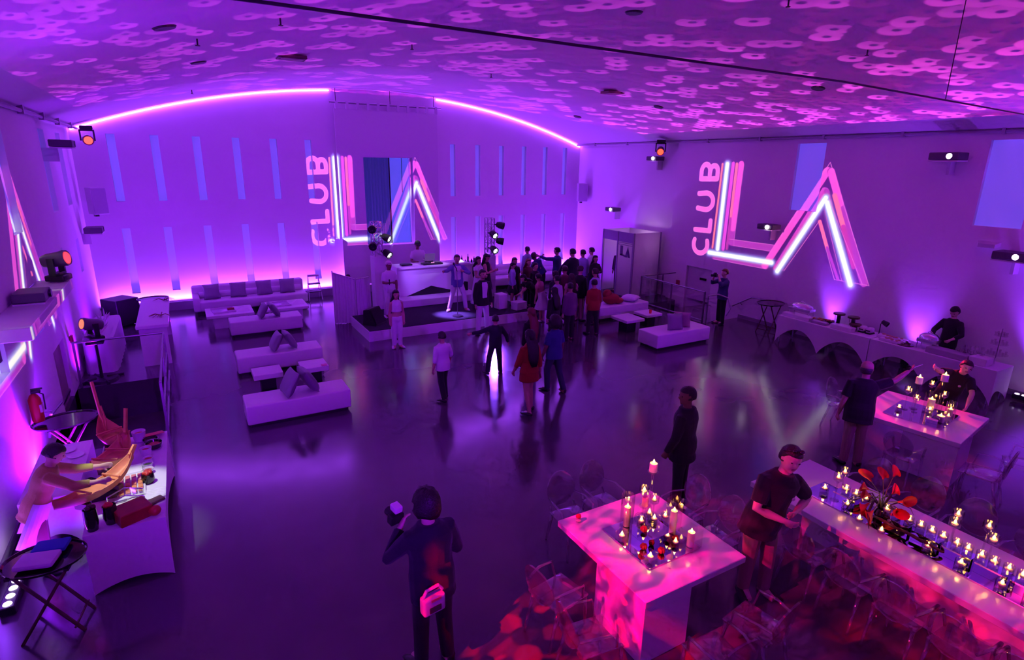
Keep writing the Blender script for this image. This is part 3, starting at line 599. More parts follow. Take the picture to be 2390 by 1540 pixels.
for k, (x, y) in enumerate(((11.02, 13.79), (2.41, 13.61))):
    t = thing('ceiling_light', 'dark square ceiling fixture on the %s half of the vault' % ('right', 'left')[k], 'ceiling light', (x, y, arch(x)), 0, 'square ceiling fixtures')
    MB().rbox(-.28, -.2, -.07, .28, .2, .0, .01, 1).build('housing', mat('fixture_brown', (.10, .05, .06), .5), t); MB().box(-.22, -.15, -.078, .22, .15, -.069).build('diffuser', mat('fixture_grey', (.2, .15, .18), .5), t)
for k, (x, y) in enumerate(((.54, 10.5), (1.58, 9.53), (.67, 18.38), (8.1, 6.2), (10.9, 6.6), (4.6, 12.4), (7.9, 15.2))):
    t = MB(); t.cyl(0, 0, -.09, 0, .012, 8); t.lathe([(.035, -.10), (.035, -.09)], 10)
    tag(t.build('sprinkler_head', DARKMETAL, loc=(x, y, arch(x))), 'tiny sprinkler head ' + ['above the nearest lounge bench', 'left of the dark tie rod, top of the picture', 'just above the left arch glow line', 'near the middle top of the ceiling', 'right of the middle near the tie rod hanger', 'above the hanging banner, left', 'above the hanging banner, right'][k], 'sprinkler', 'ceiling sprinklers')
# fire extinguisher
t = thing('fire_extinguisher', 'red fire extinguisher hung on the left wall', 'fire extinguisher', (-2.25, 10.45, .85)); MB().lathe([(.02, 0), (.075, .01), (.08, .05), (.08, .36), (.05, .43), (.025, .45), (.02, .46)], 14).build('cylinder', mat('extinguisher_red', (.5, .03, .02), .35), t, ang=40)
MB().box(-.02, -.03, .46, .09, .03, .50).build('valve', BLACK, t); MB().box(-.02, -.015, .51, .12, .015, .53).build('lever', BLACK, t); MB().tube([(.03, .03, .47), (.1, .08, .4), (.09, .09, .15)], .01, 6).build('hose', BLACK, t); MB().box(.04, -.06, .16, .082, .06, .28).build('label_band', mat('label_white', (.7, .6, .6), .6), t)
# railings round the stairwells
def rail(label, runs, posts, group='stairwell railings', h=1.0, base=None):
    t = thing('railing', label, 'railing', (0, 0, 0), 0, group)
    for r in runs: MB().tube(r, .022, 8).build('rail', RAIL, t)
    for (x, y, z) in posts: MB().box(x-.02, y-.02, 0, x+.02, y+.02, z).build('post', RAIL, t)
    return t
rail('metal railing round the left stairwell', [[(-2.3, 14.4, 1.0), (-.66, 14.4, 1.0), (-.66, 11.0, 1.0)], [(-.66, 14.4, .55), (-.66, 11.0, .55)], [(-.66, 14.4, .12), (-.66, 11.0, .12)]], [(-.66, 14.4, 1.0), (-.66, 12.7, 1.0), (-.66, 11.0, 1.0), (-2.28, 14.4, 1.0)])
rail_r = rail('metal railing round the right stairwell', [[(13.7, 12.1, 1.0), (13.7, 14.95, 1.0), (15.3, 14.95, 1.0)], [(13.7, 12.1, .1), (13.7, 14.95, .1)]], [(13.7, 12.1, 1.0), (13.7, 13.5, 1.0), (13.7, 14.95, 1.0), (14.7, 14.95, 1.0)])
MB().box(13.695, 12.15, .14, 13.705, 13.45, .95).build('glass_pane', GLASS, rail_r); MB().box(13.695, 13.55, .14, 13.705, 14.9, .95).build('glass_pane', GLASS, rail_r)
t = thing('handrail', 'dark sloping handrail fixed to the right wall', 'handrail'); MB().tube([(15.25, 12.3, .35), (15.25, 11.6, .78), (15.25, 11.0, .80), (15.3, 10.95, .74)], .022, 8).build('rail', RAIL, t)
for y, z in ((12.0, .52), (11.2, .78)): MB().tube([(15.35, y, z-.08), (15.25, y, z)], .012, 6).build('bracket', RAIL, t)
t = thing('handrail', 'curved pale handrail end beside the standing photographer', 'handrail'); MB().tube([(13.75, 12.0, .9), (13.9, 11.75, .98), (14.05, 11.5, .9), (14.1, 11.42, .6), (14.02, 11.5, .35)], .024, 8).build('rail', STEEL, t); MB().box(13.73, 11.98, 0, 13.77, 12.02, .9).build('post', STEEL, t)
t = thing('handrail', 'bent metal handrail end on the left wall by the extinguisher', 'handrail'); MB().tube([(-2.28, 11.0, .35), (-2.2, 10.95, .75), (-2.2, 11.9, .62)], .024, 8).build('rail', STEEL, t); MB().tube([(-2.34, 11.3, .68), (-2.2, 11.3, .70)], .012, 6).build('bracket', STEEL, t)
for (x, y, z, lab) in ((-2.34, 14.6, .95, 'left'), (13.72, 0, 0, '')):
    if lab: tag(MB().rbox(x, y-.06, z, x+.05, y+.06, z+.16, .01, 1).build('fire_call_point', mat('dark_red', (.35, .03, .05), .5)), 'small dark red fire call point on the left wall', 'call point')
tag(MB().rbox(15.3, 14.75, .55, 15.35, 14.9, .75, .01, 1).build('fire_call_point', mat('dark_red', (.35, .03, .05), .5)), 'small dark red fire call point beside the right door', 'call point')
# wall LED bar, left
def led_bar(label, loc, rz, n=7, L_=1.3, tilt=0):
    t = thing('led_bar', label, 'uplight', loc, rz, 'floor uplights'); MB().rbox(-L_/2, -.07, 0, L_/2, .07, .10, .01, 1).build('housing', BLACK, t)
    for k in range(n):
        x = -L_/2 + L_*(k+.5)/n; MB().lathe([(.01, .101), (.042, .101), (.036, .112), (.01, .116)], 12, (x, 0, 0)).build('led_lens', emis('led_white_violet', (.75, .55, 1.), 9.), t)
    return t
led_bar('black LED bar with a row of glowing lenses along the left wall', (-2.13, 7.62, 0), PI/2, 9, 1.25); led_bar('bright LED bar at the right edge along the wall', (15.0, 4.35, .05), PI/2, 5, .6)
for k, y in enumerate((9.05, 6.9)):
    t = thing('led_par', 'small LED uplight on the floor behind the %s half of the right buffet' % ('far', 'near')[k], 'uplight', (15.12, y, 0), 0, 'floor uplights'); MB().lathe([(.02, .06), (.09, .07), (.10, .26), (.08, .26), (.07, .2), (.02, .2)], 14).build('can', BLACK, t); MB().lathe([(.01, .205), (.07, .205)], 14).build('lens', emis('led_white_violet', (.75, .55, 1.), 9.), t); MB().box(-.1, -.02, 0, .1, .02, .07).build('foot', BLACK, t)
# ---------------------------------------------------------------- stage
CARPET = mat('black_stage_carpet', (.018, .018, .03), .9, bump=.3, bscale=200)
t = thing('stage', 'low white edged stage platform with black carpet top', 'stage', (0, 0, 0)); MB().prism([(4.03, 14.85, 0), (9.2, 14.85, 0), (9.2, 19.6, 0), (4.82, 19.6, 0), (4.82, 16.7, 0), (4.03, 16.7, 0)], (0, 0, 1), .28).build('fascia', WHITE, t); MB().prism([(4.06, 14.88, .28), (9.17, 14.88, .28), (9.17, 19.57, .28), (4.85, 19.57, .28), (4.85, 16.67, .28), (4.06, 16.67, .28)], (0, 0, 1), .02).build('carpet', CARPET, t)
t = thing('dj_booth', 'white DJ booth with a black triangle at its foot', 'DJ booth', (0, 0, .3)); MB().rbox(5.72, 16.9, 0, 8.35, 18.2, .22, .01, 1).build('riser', WHITE, t)
f = MB().rbox(5.75, 17.5, .22, 8.25, 17.58, 1.12, .01, 1).build('front_panel', WHITE, t); MB().prism([(6.05, 17.498, .225), (7.75, 17.498, .225), (7.6, 17.498, .30), (6.9, 17.498, .50)], (0, -1, 0), .012).build('triangle_inlay', BLACK, f)
MB().prism([(7.95, 17.498, .225), (8.23, 17.498, .225), (8.23, 17.498, .52), (8.1, 17.498, .55)], (0, -1, 0), .012).build('corner_inlay', BLACK, f)
MB().rbox(5.72, 17.40, 1.12, 8.28, 18.15, 1.19, .015, 2).build('counter', WHITE, t)
for x in (5.75, 8.17): MB().box(x, 17.58, .22, x+.08, 18.1, 1.12).build('side_panel', WHITE, t)
zb = 1.49
t = thing('laptop', 'open silver laptop on the DJ counter', 'laptop', (6.98, 17.78, zb+.09)); MB().box(-.18, -.02, 0, .18, .24, .018).build('keyboard_base', STEEL, t); MB().box(-.18, 0, 0, .18, .012, .25, RX(R_(12))).build('lid', mat('aluminium', (.55, .55, .6), .4, .8), t)
MB().ell((0, -.004, .125), .025, .006, .03, 10, 6, RX(R_(12))).build('lid_badge', emis('badge_white', (1, 1, 1), 4), t); MB().box(-.1, -.05, -.09, .1, .2, 0).build('laptop_stand', DARKMETAL, t)
t = thing('dj_mixer', 'black DJ controller below the laptop', 'DJ mixer', (6.98, 17.6, zb)); MB().rbox(-.34, -.14, 0, .34, .14, .06, .01, 1).build('body', BLACK, t)
for x in (-.2, .2): MB().cyl(x, 0, .06, .075, .09, 18).build('platter', DARKMETAL, t)
for k in range(4): MB().cyl(-.045+.03*k, -.08, .06, .08, .009, 8).build('knob', emis('knob_led', (.9, .3, .6), 2), t)
tag(MB().rbox(-.18, -.12, 0, .18, .12, .05, .01, 1).build('equipment_case', BLACK, loc=(6.15, 17.75, zb)), 'flat black case on the left end of the DJ counter', 'case')
tag(MB().rbox(-.14, -.1, 0, .14, .1, .02, .005, 1).build('paper_stack', mat('white_card', (.8, .78, .8), .6), loc=(7.75, 17.72, zb)), 'white papers on the right end of the DJ counter', 'papers')
mb = MB(); mb.add([(-.12, -.05, 0), (.12, -.05, 0), (.12, .05, .0), (-.12, .05, 0), (-.1, .05, .1), (.02, .05, .08)], [(0, 1, 2, 3), (3, 2, 5, 4), (0, 3, 4), (1, 5, 2), (0, 4, 5, 1)]); tag(mb.build('lit_sign_wedge', emis('white_sign', (.9, .8, 1.), 1.2), loc=(8.05, 17.65, zb)), 'glowing white wedge at the right corner of the DJ counter', 'sign')
# second counter right of the booth with bottles
t = thing('equipment_table', 'white draped equipment table behind the singer', 'table', (8.72, 18.6, .3)); MB().rbox(-.45, -.3, 0, .45, .3, .95, .02, 1).build('draped_body', CLOTH, t); MB().box(-.47, -.32, .95, .47, .32, .98).build('table_top', WHITE, t)
for k in range(6):
    x = 8.4+.12*k; h = (.16, .26, .12, .3, .14, .2)[k]; mb = MB(); mb.lathe([(.03, 0), (.032, h*.6), (.012, h*.8), (.012, h)], 8)
    tag(mb.build('bottle', BLACK, loc=(x, 18.55+.05*(k % 2), 1.28)), '%s dark bottle from the left on the table behind the singer' % ['first', 'second', 'third', 'fourth', 'fifth', 'sixth'][k], 'bottle', 'bottles behind the singer')
def truss(label, x, y, z0, zc, zt, rz, lamps, group='light towers'):
    t = thing('light_tower', label, 'light tower', (x, y, z0), rz, group); a = .15
    MB().rbox(-a-.02, -a-.02, 0, a+.02, a+.02, zc-z0, .02, 2).build('white_cover', CLOTH, t)
    for sx in (-1, 1):
        for sy in (-1, 1): MB().cyl(sx*(a-.03), sy*(a-.03), zc-z0, zt-z0, .022, 8).build('chord', STEEL, t)
    h = zt-zc; b = a-.03; n = 6
    for k in range(n):
        z = zc-z0+h*k/n; z1 = zc-z0+h*(k+1)/n; s = 1 if k % 2 else -1; mb = MB()
        mb.tube([(-s*b, -b, z), (s*b, -b, z1)], .009, 5); mb.tube([(-s*b, b, z), (s*b, b, z1)], .009, 5); mb.tube([(-b, -s*b, z), (-b, s*b, z1)], .009, 5); mb.tube([(b, -s*b, z), (b, s*b, z1)], .009, 5)
        for q in ((-b, -b, b, -b), (b, -b, b, b), (b, b, -b, b), (-b, b, -b, -b)): mb.tube([(q[0], q[1], z1), (q[2], q[3], z1)], .009, 5)
        mb.build('brace_bay', STEEL, t)
    return t
def par(label, loc, tgt, lit=True):
    t = thing('par_light', label, 'stage light', loc, 0, 'tower par lights'); d = (Vector(tgt)-Vector(loc)).normalized(); M = d.to_track_quat('Z', 'Y').to_matrix().to_4x4()
    MB().lathe([(.02, -.16), (.08, -.15), (.115, -.05), (.12, .10), (.105, .10), (.10, .06), (.02, .06)], 16, M=M).build('can', BLACK, t, ang=40)
    mb = MB()
    for k in range(7):
        a = k*PI/3; r = 0 if k == 6 else .062; mb.ell(M @ Vector((r*math.cos(a), r*math.sin(a), .07)), .022, .022, .022, 8, 5)
    mb.build('led_cluster', emis('par_white', (.75, .72, 1.), 5.) if lit else mat('par_dark', (.02, .02, .05), .2), t)
    MB().tube([M @ Vector((-.13, 0, 0)), M @ Vector((-.13, 0, -.18)), M @ Vector((.13, 0, -.18)), M @ Vector((.13, 0, 0))], .012, 6).build('yoke', BLACK, t)
    return t
truss('light tower with white cover left of the DJ booth', 5.06, 17.2, .3, 1.95, 2.98, .1, 4); truss('light tower with white cover right of the DJ booth', 8.95, 17.3, .3, 1.72, 2.95, -.05, 4)
for k, (dx, z, tg) in enumerate(((-.18, 2.78, (3.5, 13, 2.4)), (.26, 2.5, (8.5, 13.5, .6)), (-.18, 2.28, (3.5, 13, 1.6)), (.26, 2.02, (7.2, 13.8, 0)))):
    par('black par light, number %s from the top of the left tower' % ['one', 'two', 'three', 'four'][k], (5.06+dx, 16.98, z), tg, k in (1, 3))
for k, (dx, z, tg) in enumerate(((.28, 2.72, (12, 14, 2.0)), (.02, 2.42, (9.8, 13, .8)), (.28, 2.2, (12, 15.5, 1.6)), (.04, 1.92, (9.5, 13.4, .3)))):
    par('black par light, number %s from the top of the right tower' % ['one', 'two', 'three', 'four'][k], (8.95+dx, 17.02, z), tg, k in (1, 3))
BLUE = (.30, .10, 1.)
spot('par_beam_stage', (5.5, 16.7, 2.4), (6.75, 15.5, .3), 22, 5000, BLUE, .8, .1); spot('par_beam_floor', (8.8, 16.7, 2.3), (6.75, 13.6, 0), 16, 2600, BLUE, .9, .14); spot('par_beam_floor_wide', (8.8, 16.7, 1.9), (6.1, 11.6, 0), 19, 2400, (.22, .05, 1.), .9, .14)
spot('par_beam_booth', (5.5, 16.6, 2.0), (6.8, 17.5, .9), 60, 110, BLUE, .8, .06); spot('par_beam_counter', (8.7, 16.8, 2.8), (6.95, 17.8, 1.5), 26, 260, (.55, .35, 1.), .7, .05)
# pipe and drape
t = thing('pipe_and_drape', 'white gathered drape panels on a low pipe frame left of the stage', 'drape', (0, 0, 0)); pts = [(3.66, 17.12, 1.55), (4.26, 16.86, 1.35), (4.72, 17.05, 1.35)]
for k in range(2):
    a, b = Vector(pts[k]), Vector(pts[k+1]); vs = []; n = 40; nr = Vector((b.y-a.y, a.x-b.x, 0)).normalized()
    for i in range(n+1):
        q = a.lerp(b, i/n); f = .025*math.sin(i*1.15)+.012*math.sin(i*2.7+k); vs += [(q.x+nr.x*f, q.y+nr.y*f, q.z), (q.x+nr.x*f*1.9, q.y+nr.y*f*1.9, .01)]
    MB().add(vs, [(2*i, 2*i+1, 2*i+3, 2*i+2) for i in range(n)]).build('drape_panel', CLOTH, t, smooth=True); MB().tube([a, b], .018, 8).build('crossbar', STEEL, t)
for q in pts: MB().cyl(q[0], q[1], 0, q[2]+.05, .018, 8).build('upright', STEEL, t)
t = thing('floor_monitor', 'black wedge monitor speaker tilted on the left corner of the stage', 'speaker', (4.42, 15.55, .3), R_(40)); MB().prism([(-.26, -.2, 0), (-.26, .24, 0), (-.26, .2, .42), (-.26, .02, .46)], (1, 0, 0), .52).build('cabinet', BLACK, t)
MB().prism([(-.23, -.195, .04), (-.23, -.01, .43), (-.23, -.022, .438), (-.23, -.207, .048)], (1, 0, 0), .46).build('grille', mat('speaker_grille', (.008, .008, .01), .8), t)
t = thing('microphone_stand', 'black round based microphone stand in front of the singer', 'microphone stand', (6.83, 15.25, .3)); MB().lathe([(.02, .03), (.15, .025), (.16, 0), (.02, 0)], 20).build('base', BLACK, t); MB().cyl(0, 0, .02, 1.35, .012, 8).build('pole', STEEL, t)
MB().tube([(0, 0, 1.35), (-.02, .02, 1.45), (-.08, .03, 1.55)], .012, 6).build('clip', BLACK, t); MB().ell((-.09, .03, 1.58), .03, .03, .04, 8, 6).build('microphone', DARKMETAL, t)
tag(MB().rbox(-.2, -.16, 0, .2, .16, .26, .02, 2).build('storage_tub', mat('tub_white', (.7, .68, .72), .5), loc=(8.9, 15.18, .3), rot=(0, 0, .2)), 'white plastic tub on the right edge of the stage', 'tub')
tag(MB().rbox(-.16, -.16, 0, .16, .16, .48, .03, 2).build('pouffe', LEATHER, loc=(8.45, 15.55, .3), rot=(0, 0, .1)), 'white cube pouffe on the stage under the seated guests', 'pouffe')
# banner hung on a pipe over the stage
t = thing('hanging_banner', 'plain white banner hung by loops from a pipe above the DJ', 'banner', (0, 21.12, 0))
mb = MB(); mb.box(4.97, -.012, 4.86, 8.72, .012, 6.42); mb.box(4.97, -.012, .3, 5.88, .012, 4.86); mb.box(7.72, -.012, .3, 8.72, .012, 4.86); mb.box(5.88, -.012, .3, 7.72, .012, 1.70); mb.build('fabric', mat('banner_fabric', (.72, .70, .74), .9), t)
for k in range(11):
    x = 5.02+k*.362; MB().box(x, -.035, 6.40, x+.09, .035, 6.66).build('loop', mat('banner_fabric', (.72, .70, .74), .9), t)
MB().tube([(4.84, 0, 6.62), (8.88, 0, 6.62)], .035, 10).build('pipe', STEEL, t)
for x in (5.05, 6.95, 8.6): MB().tube([(x, 0, 6.6), (x, 0, arch(x))], .01, 6).build('hanger', DARKMETAL, t)
# photo booth
def fabric_panel():
    m = bpy.data.materials.new('booth_fabric'); m.use_nodes = True; N = m.node_tree.nodes; K = m.node_tree.links; N.clear()
    o = N.new('ShaderNodeOutputMaterial'); a = N.new('ShaderNodeBsdfDiffuse'); b = N.new('ShaderNodeBsdfTranslucent'); x = N.new('ShaderNodeMixShader'); x.inputs[0].default_value = .4
    a.inputs[0].default_value = (.8, .75, .78, 1); b.inputs[0].default_value = (.8, .72, .76, 1); K.new(a.outputs[0], x.inputs[1]); K.new(b.outputs[0], x.inputs[2]); K.new(x.outputs[0], o.inputs[0]); return m
_l = bpy.data.lights.new('photo_booth_light', 'POINT'); _l.energy = 13; _l.color = (.75, .42, .85); _l.shadow_soft_size = .12; _o = bpy.data.objects.new('photo_booth_light', _l); C.objects.link(_o); _o.location = (14.85, 16.5, 2.0)
t = thing('photo_booth', 'white open topped photo booth with a dark LA logo panel', 'photo booth', (0, 0, 0)); BO = fabric_panel(); x0, x1, y0, y1, h = 14.02, 15.33, 15.85, 17.62, 2.35
MB().box(x0, y0, 0, x1, y0+.04, h).build('side_wall', BO, t); MB().box(x0, y1-.04, 0, x1, y1, h).build('side_wall', BO, t); MB().box(x1-.04, y0+.04, 0, x1, y1-.04, h).build('back_wall', BO, t)
f = MB().box(x0, y0+.04, 0, x0+.04, y0+.86, 2.0).build('front_panel', BO, t); MB().box(x0, y0+.04, 2.0, x0+.04, y1-.04, h).build('header', mat('booth_header', (.30, .27, .38), .6), t)
DK = mat('logo_dark', (.10, .07, .16), .6)
yy = lambda s: y0+.80-s
mb = MB(); P_ = lambda s, z: (x0-.002, yy(s), z)
for k in range(3): mb.prism([P_(.10+.05*k, 1.86), P_(.14+.05*k, 1.86), P_(.14+.05*k, 1.50-.05*0), P_(.10+.05*k, 1.50)], (-1, 0, 0), .008)
mb.prism([P_(.10, 1.56), P_(.42, 1.52), P_(.42, 1.46), P_(.10, 1.50)], (-1, 0, 0), .008)
for k in range(2): mb.prism([P_(.38+.06*k, 1.46), P_(.52+.0*k, 1.86-.1*k), P_(.66-.06*k, 1.46), P_(.60-.06*k, 1.46), P_(.52, 1.70-.1*k), P_(.44+.06*k, 1.46)], (-1, 0, 0), .008)
mb.build('logo_letters', DK, f)
for z in (2.0, 1.93): MB().box(x0-.012, y0+.06, z-.04, x0, y0+.84, z-.025).build('logo_rule', DK, f)
for (x, y) in ((x0, y0), (x1-.04, y0), (x0, y1-.04), (x0, y0+.86)): MB().box(x-.015, y-.015, 0, x+.045, y+.045, h+.01).build('corner_post', mat('post_grey', (.3, .27, .35), .5), t)
# ---------------------------------------------------------------- stretch cloth buffet tables
def buffet(name, label, x0, y0, x1, y1, h=.76, spans=((0., .5), (.5, 1.)), lifts=(.62, .30)):
    t = thing(name, label, 'table', (x0, y0, 0), 0, 'stretch cloth buffet tables'); a, b = x1-x0, y1-y0; mb = MB(); path = []
    n = 36
    for (p, q) in (((0, 0), (a, 0)), ((a, 0), (a, b)), ((a, b), (0, b)), ((0, b), (0, 0))):
        L_ = math.dist(p, q)
        for i in range(n):
            s = i/n; sp = spans if L_ > 1.2 else ((0., 1.),)
            for s0, s1 in sp:
                if s0 <= s < s1: u = (s-s0)/(s1-s0)
            lift = (h*lifts[0] if L_ > 1.2 else h*lifts[1])*max(0, math.sin(PI*u))**.75; ins = .05*math.sin(PI*u)
            path.append((p[0]+(q[0]-p[0])*s, p[1]+(q[1]-p[1])*s, lift, ins, (q[1]-p[1])/L_, -(q[0]-p[0])/L_))
    rings = [[Vector((x, y, h)) for x, y, *_ in path], [Vector((x, y, h-.03)) for x, y, *_ in path]]
    for f in (.4, .75, 1.): rings.append([Vector((x - nx*i*f*1.2, y - ny*i*f*1.2, h-.03 - (h-.03-l)*f)) for x, y, l, i, nx, ny in path])
    mb.loft(rings, cap=False); mb.add([(0, 0, h), (a, 0, h), (a, b, h), (0, b, h)], [(0, 1, 2, 3)]); mb.build('stretch_cloth', CLOTH, t, ang=60)
    for x in (.08, a-.08):
        for y in ((.08, b-.08) if b < 2.6 else (.08, b/2, b-.08)): MB().cyl(x, y, 0, h-.02, .018, 8).build('leg', STEEL, t)
    return t
buffet('buffet_table', 'far half of the white cloth buffet along the right wall', 14.12, 7.3, 14.86, 9.82); buffet('buffet_table', 'near half of the white cloth buffet along the right wall', 14.12, 4.72, 14.86, 7.28)
buffet('sushi_table', 'white cloth sushi table with wooden boats on the left', -1.36, 6.92, -.58, 9.42, spans=((0., 1.),), lifts=(.22, .08)); buffet('side_table', 'white cloth side table by the left wall behind the sushi chef', -2.1, 8.0, -1.52, 9.6, spans=((0., 1.),))
# ---------------------------------------------------------------- candlelit tables
def block_table(name, label, c, rz, a, b, plinths, h=.75, th=.075):
    t = thing(name, label, 'table', (c[0], c[1], 0), rz, 'white candlelit tables'); MB().rbox(-a, -b, h-th, a, b, h, .006, 1).build('table_top', mat('white_gloss', (.80, .77, .80), .18), t)
    for (x0, y0, x1, y1) in plinths: MB().box(x0, y0, 0, x1, y1, h-th).build('plinth', mat('white_gloss', (.80, .77, .80), .18), t)
    return t
block_table('square_table', 'square white table with candles in the foreground', (4.05, 4.0), 0, .70, .74, [(-.69, -.73, -.08, .01)]); block_table('square_table', 'square white table with candles where two men light them', (10.40, 4.34), R_(9), .76, .76, [(-.74, -.74, .02, 0)])
t3 = block_table('long_table', 'long white table with a row of candles along its middle', (6.68, 2.2), 0, .62, 2.06, [(-.32, -1.6, .30, 1.48)])
def ghost_chair():
    t = thing('ghost_chair', 'clear ghost chair', 'chair'); w_, d_ = .21, .22
    MB().rbox(-w_, -d_, .44, w_, d_, .465, .012, 2).build('seat', GHOST, t, ang=40)
    n = 26; rings = [[], []]; outer = []
    for k in range(n): 
        a = 2*PI*k/n; outer.append((.205*math.cos(a), .70+.225*math.sin(a)))
    mb = MB(); th = .02; pt = lambda x, z, o: Vector((x, -d_-.02-(z-.46)*.16 - .05*(1-(x/.25)**2) + o, z)); k2 = [(x*.0, .70) for x, z in outer]
    vs = [pt(0, .70, 0)] + [pt(x, z, 0) for x, z in outer] + [pt(0, .70, th)] + [pt(x, z, th) for x, z in outer]
    fs = []
    for k in range(n):
        j = (k+1) % n; fs += [(0, 1+k, 1+j), (n+1, n+2+j, n+2+k), (1+k, n+2+k, n+2+j, 1+j)]
    mb.add(vs, fs).build('backrest', GHOST, t, ang=40)
    for s in (-1, 1):
        MB().tube([(s*.18, d_-.03, .45), (s*.19, d_-.01, 0)], [.022, .014], 8).build('leg', GHOST, t, smooth=True); MB().tube([(s*.18, -d_+.03, .45), (s*.19, -d_-.08, 0)], [.022, .014], 8).build('leg', GHOST, t, smooth=True)
        MB().tube([(s*.19, -d_-.04, .64), (s*.232, -.08, .66), (s*.232, .10, .64), (s*.2, .13, .46)], [.016, .018, .018, .016], 8, flat=.7).build('armrest', GHOST, t, smooth=True)
        MB().tube([(s*.18, -d_-.01, .46), (s*.17, -d_-.04, .52)], .018, 6).build('back_post', GHOST, t)
    return t
GC = ghost_chair(); used = [0]
def chair(x, y, rz, label):
    if used[0] == 0: GC.location = (x, y, 0); GC.rotation_euler = (0, 0, R_(rz)); GC['label'] = label; GC['group'] = 'clear ghost chairs'; used[0] = 1
    else: dup(GC, (x, y, 0), R_(rz), label, 'clear ghost chairs')
for x, y, rz, l in ((3.80, 5.06, 178, 'clear ghost chair at the back left of the square foreground table'), (4.34, 5.10, 182, 'clear ghost chair at the back right of the square foreground table, by the suited man'),
    (5.02, 4.45, 92, 'clear ghost chair on the far right side of the foreground table, behind the candles'), (5.02, 3.92, 88, 'clear ghost chair on the far right side of the foreground table, by the leaning man'),
    (2.92, 4.05, -80, 'clear ghost chair on the left of the foreground table, in the red light'), (2.88, 3.42, -97, 'clear ghost chair left of the foreground table, lower at the picture edge'),
    (4.35, 2.80, 8, 'clear ghost chair on the near right side of the foreground table'), (3.72, 2.72, -6, 'clear ghost chair on the near side of the foreground table, cut by the bottom edge'),
    (5.84, 3.22, -90, 'clear ghost chair farthest back on the near side of the long table'), (5.83, 2.70, -92, 'second clear ghost chair from the back on the near side of the long table'), (5.82, 2.19, -88, 'third clear ghost chair from the back on the near side of the long table'),
    (5.82, 1.68, -90, 'fourth clear ghost chair from the back on the near side of the long table'), (5.82, 1.17, -91, 'clear ghost chair on the near side of the long table at the right picture edge'),
    (7.56, 3.60, 90, 'clear ghost chair farthest back on the far side of the long table'), (7.60, 3.02, 88, 'clear ghost chair behind the red flowers on the long table'), (7.58, 2.45, 92, 'clear ghost chair behind the tall glass candles on the long table'), (7.57, 1.88, 90, 'clear ghost chair on the far side of the long table at the right picture edge'),
    (9.3, 3.98, -86, 'clear ghost chair behind the bald man in black'), (9.72, 3.15, 10, 'clear ghost chair in front of the plinth of the rear candle table'), (10.55, 2.95, 25, 'clear ghost chair turned away beside the right end of the rear candle table'), (10.3, 5.52, 185, 'clear ghost chair beyond the rear candle table')):
    chair(x, y, rz, l)
# candles
FL = MB().lathe([(.002, 0), (.010, .008), (.0115, .016), (.006, .032), (.001, .045)], 8)
FLAME_ME = [None]
def flame(parent, z, lit=True, power=.0):
    if FLAME_ME[0] is None: o = FL.build('flame', FLAME, parent, smooth=True); FLAME_ME[0] = o.data
    else: o = bpy.data.objects.new('flame', FLAME_ME[0]); C.objects.link(o); o.parent = parent
    o.location = (0, 0, z); o.scale = (1.3, 1.3, 1.2)
    if power:
        l = bpy.data.lights.new('candle_light', 'POINT'); l.energy = power; l.color = (1., .36, .07); l.shadow_soft_size = .012
        q = bpy.data.objects.new('candle_light', l); C.objects.link(q); q.parent = parent; q.location = (0, 0, z+.035)
CACHE = {}
def part(key, maker, name, m, parent, loc=None, **k):
    if key not in CACHE: o = maker().build(name, m, parent, **k); CACHE[key] = o.data
    else: o = bpy.data.objects.new(name, CACHE[key]); C.objects.link(o); o.parent = parent
    if loc: o.location = loc
    return o
FLOATW = lambda: MB().lathe([(.008, 0), (.026, .004), (.034, .016), (.030, .022), (.006, .019)], 14)
def cup(r, h): return lambda: MB().lathe([(r*.3, .004), (r*.96, .004), (r, h), (r*.93, h), (r*.90, .018), (r*.2, .016)], 16)
def cube_cup(a, h): return lambda: MB().box(-a, -a, 0, a, a, .012).add([(s*a, t_*a, z) for z in (.0, h) for s, t_ in ((-1, -1), (1, -1), (1, 1), (-1, 1))], [(0, 1, 5, 4), (1, 2, 6, 5), (2, 3, 7, 6), (3, 0, 4, 7)])
WATER = glass('water', (.9, .88, .9), .02, .12)
def votive(label, loc, r=.048, h=.10, square=False, power=0., group='floating candles in glass', lit=True, fill=.45):
    t = thing('votive_candle', label, 'candle', loc, 0.1 if square else 0, group)
    if square: part('cube%.3f%.3f' % (r, h), cube_cup(r, h), 'glass_cup', GLASS, t)
    else: part('cup%.3f%.3f' % (r, h), cup(r, h), 'glass_cup', GLASS, t, smooth=False)
    part('wat%.3f%.3f' % (r, h), lambda: MB().cyl(0, 0, h*fill-.004, h*fill, r*.85, 14), 'water', WATER, t)
    part('floatwax', FLOATW, 'wax', WAX, t, loc=(0, 0, h*fill-.006), smooth=True); 
    if lit: flame(t, h*fill+.013, power=power)
    return t
def goblet(label, loc, H_, r=.055, power=0., group='tall stemmed candle glasses'):
    t = thing('stemmed_candle_glass', label, 'candle', loc, 0, group); hb = .11
    part('stem%.2f' % H_, lambda: MB().lathe([(.012, .012), (.05, .008), (.05, 0), (.012, 0)], 16).lathe([(.012, .01), (.008, .03), (.010, H_*.5), (.007, H_-hb-.03), (.02, H_-hb)], 10), 'stem', GLASS, t, smooth=False)
    part('bowl%.2f' % H_, lambda: MB().lathe([(.018, H_-hb), (r, H_-hb+.03), (r, H_), (r*.94, H_), (r*.92, H_-hb+.035), (.01, H_-hb+.012)], 16), 'bowl', GLASS, t)
    part('floatwax', FLOATW, 'wax', WAX, t, loc=(0, 0, H_-hb+.04), smooth=True); flame(t, H_-hb+.06, power=power); return t
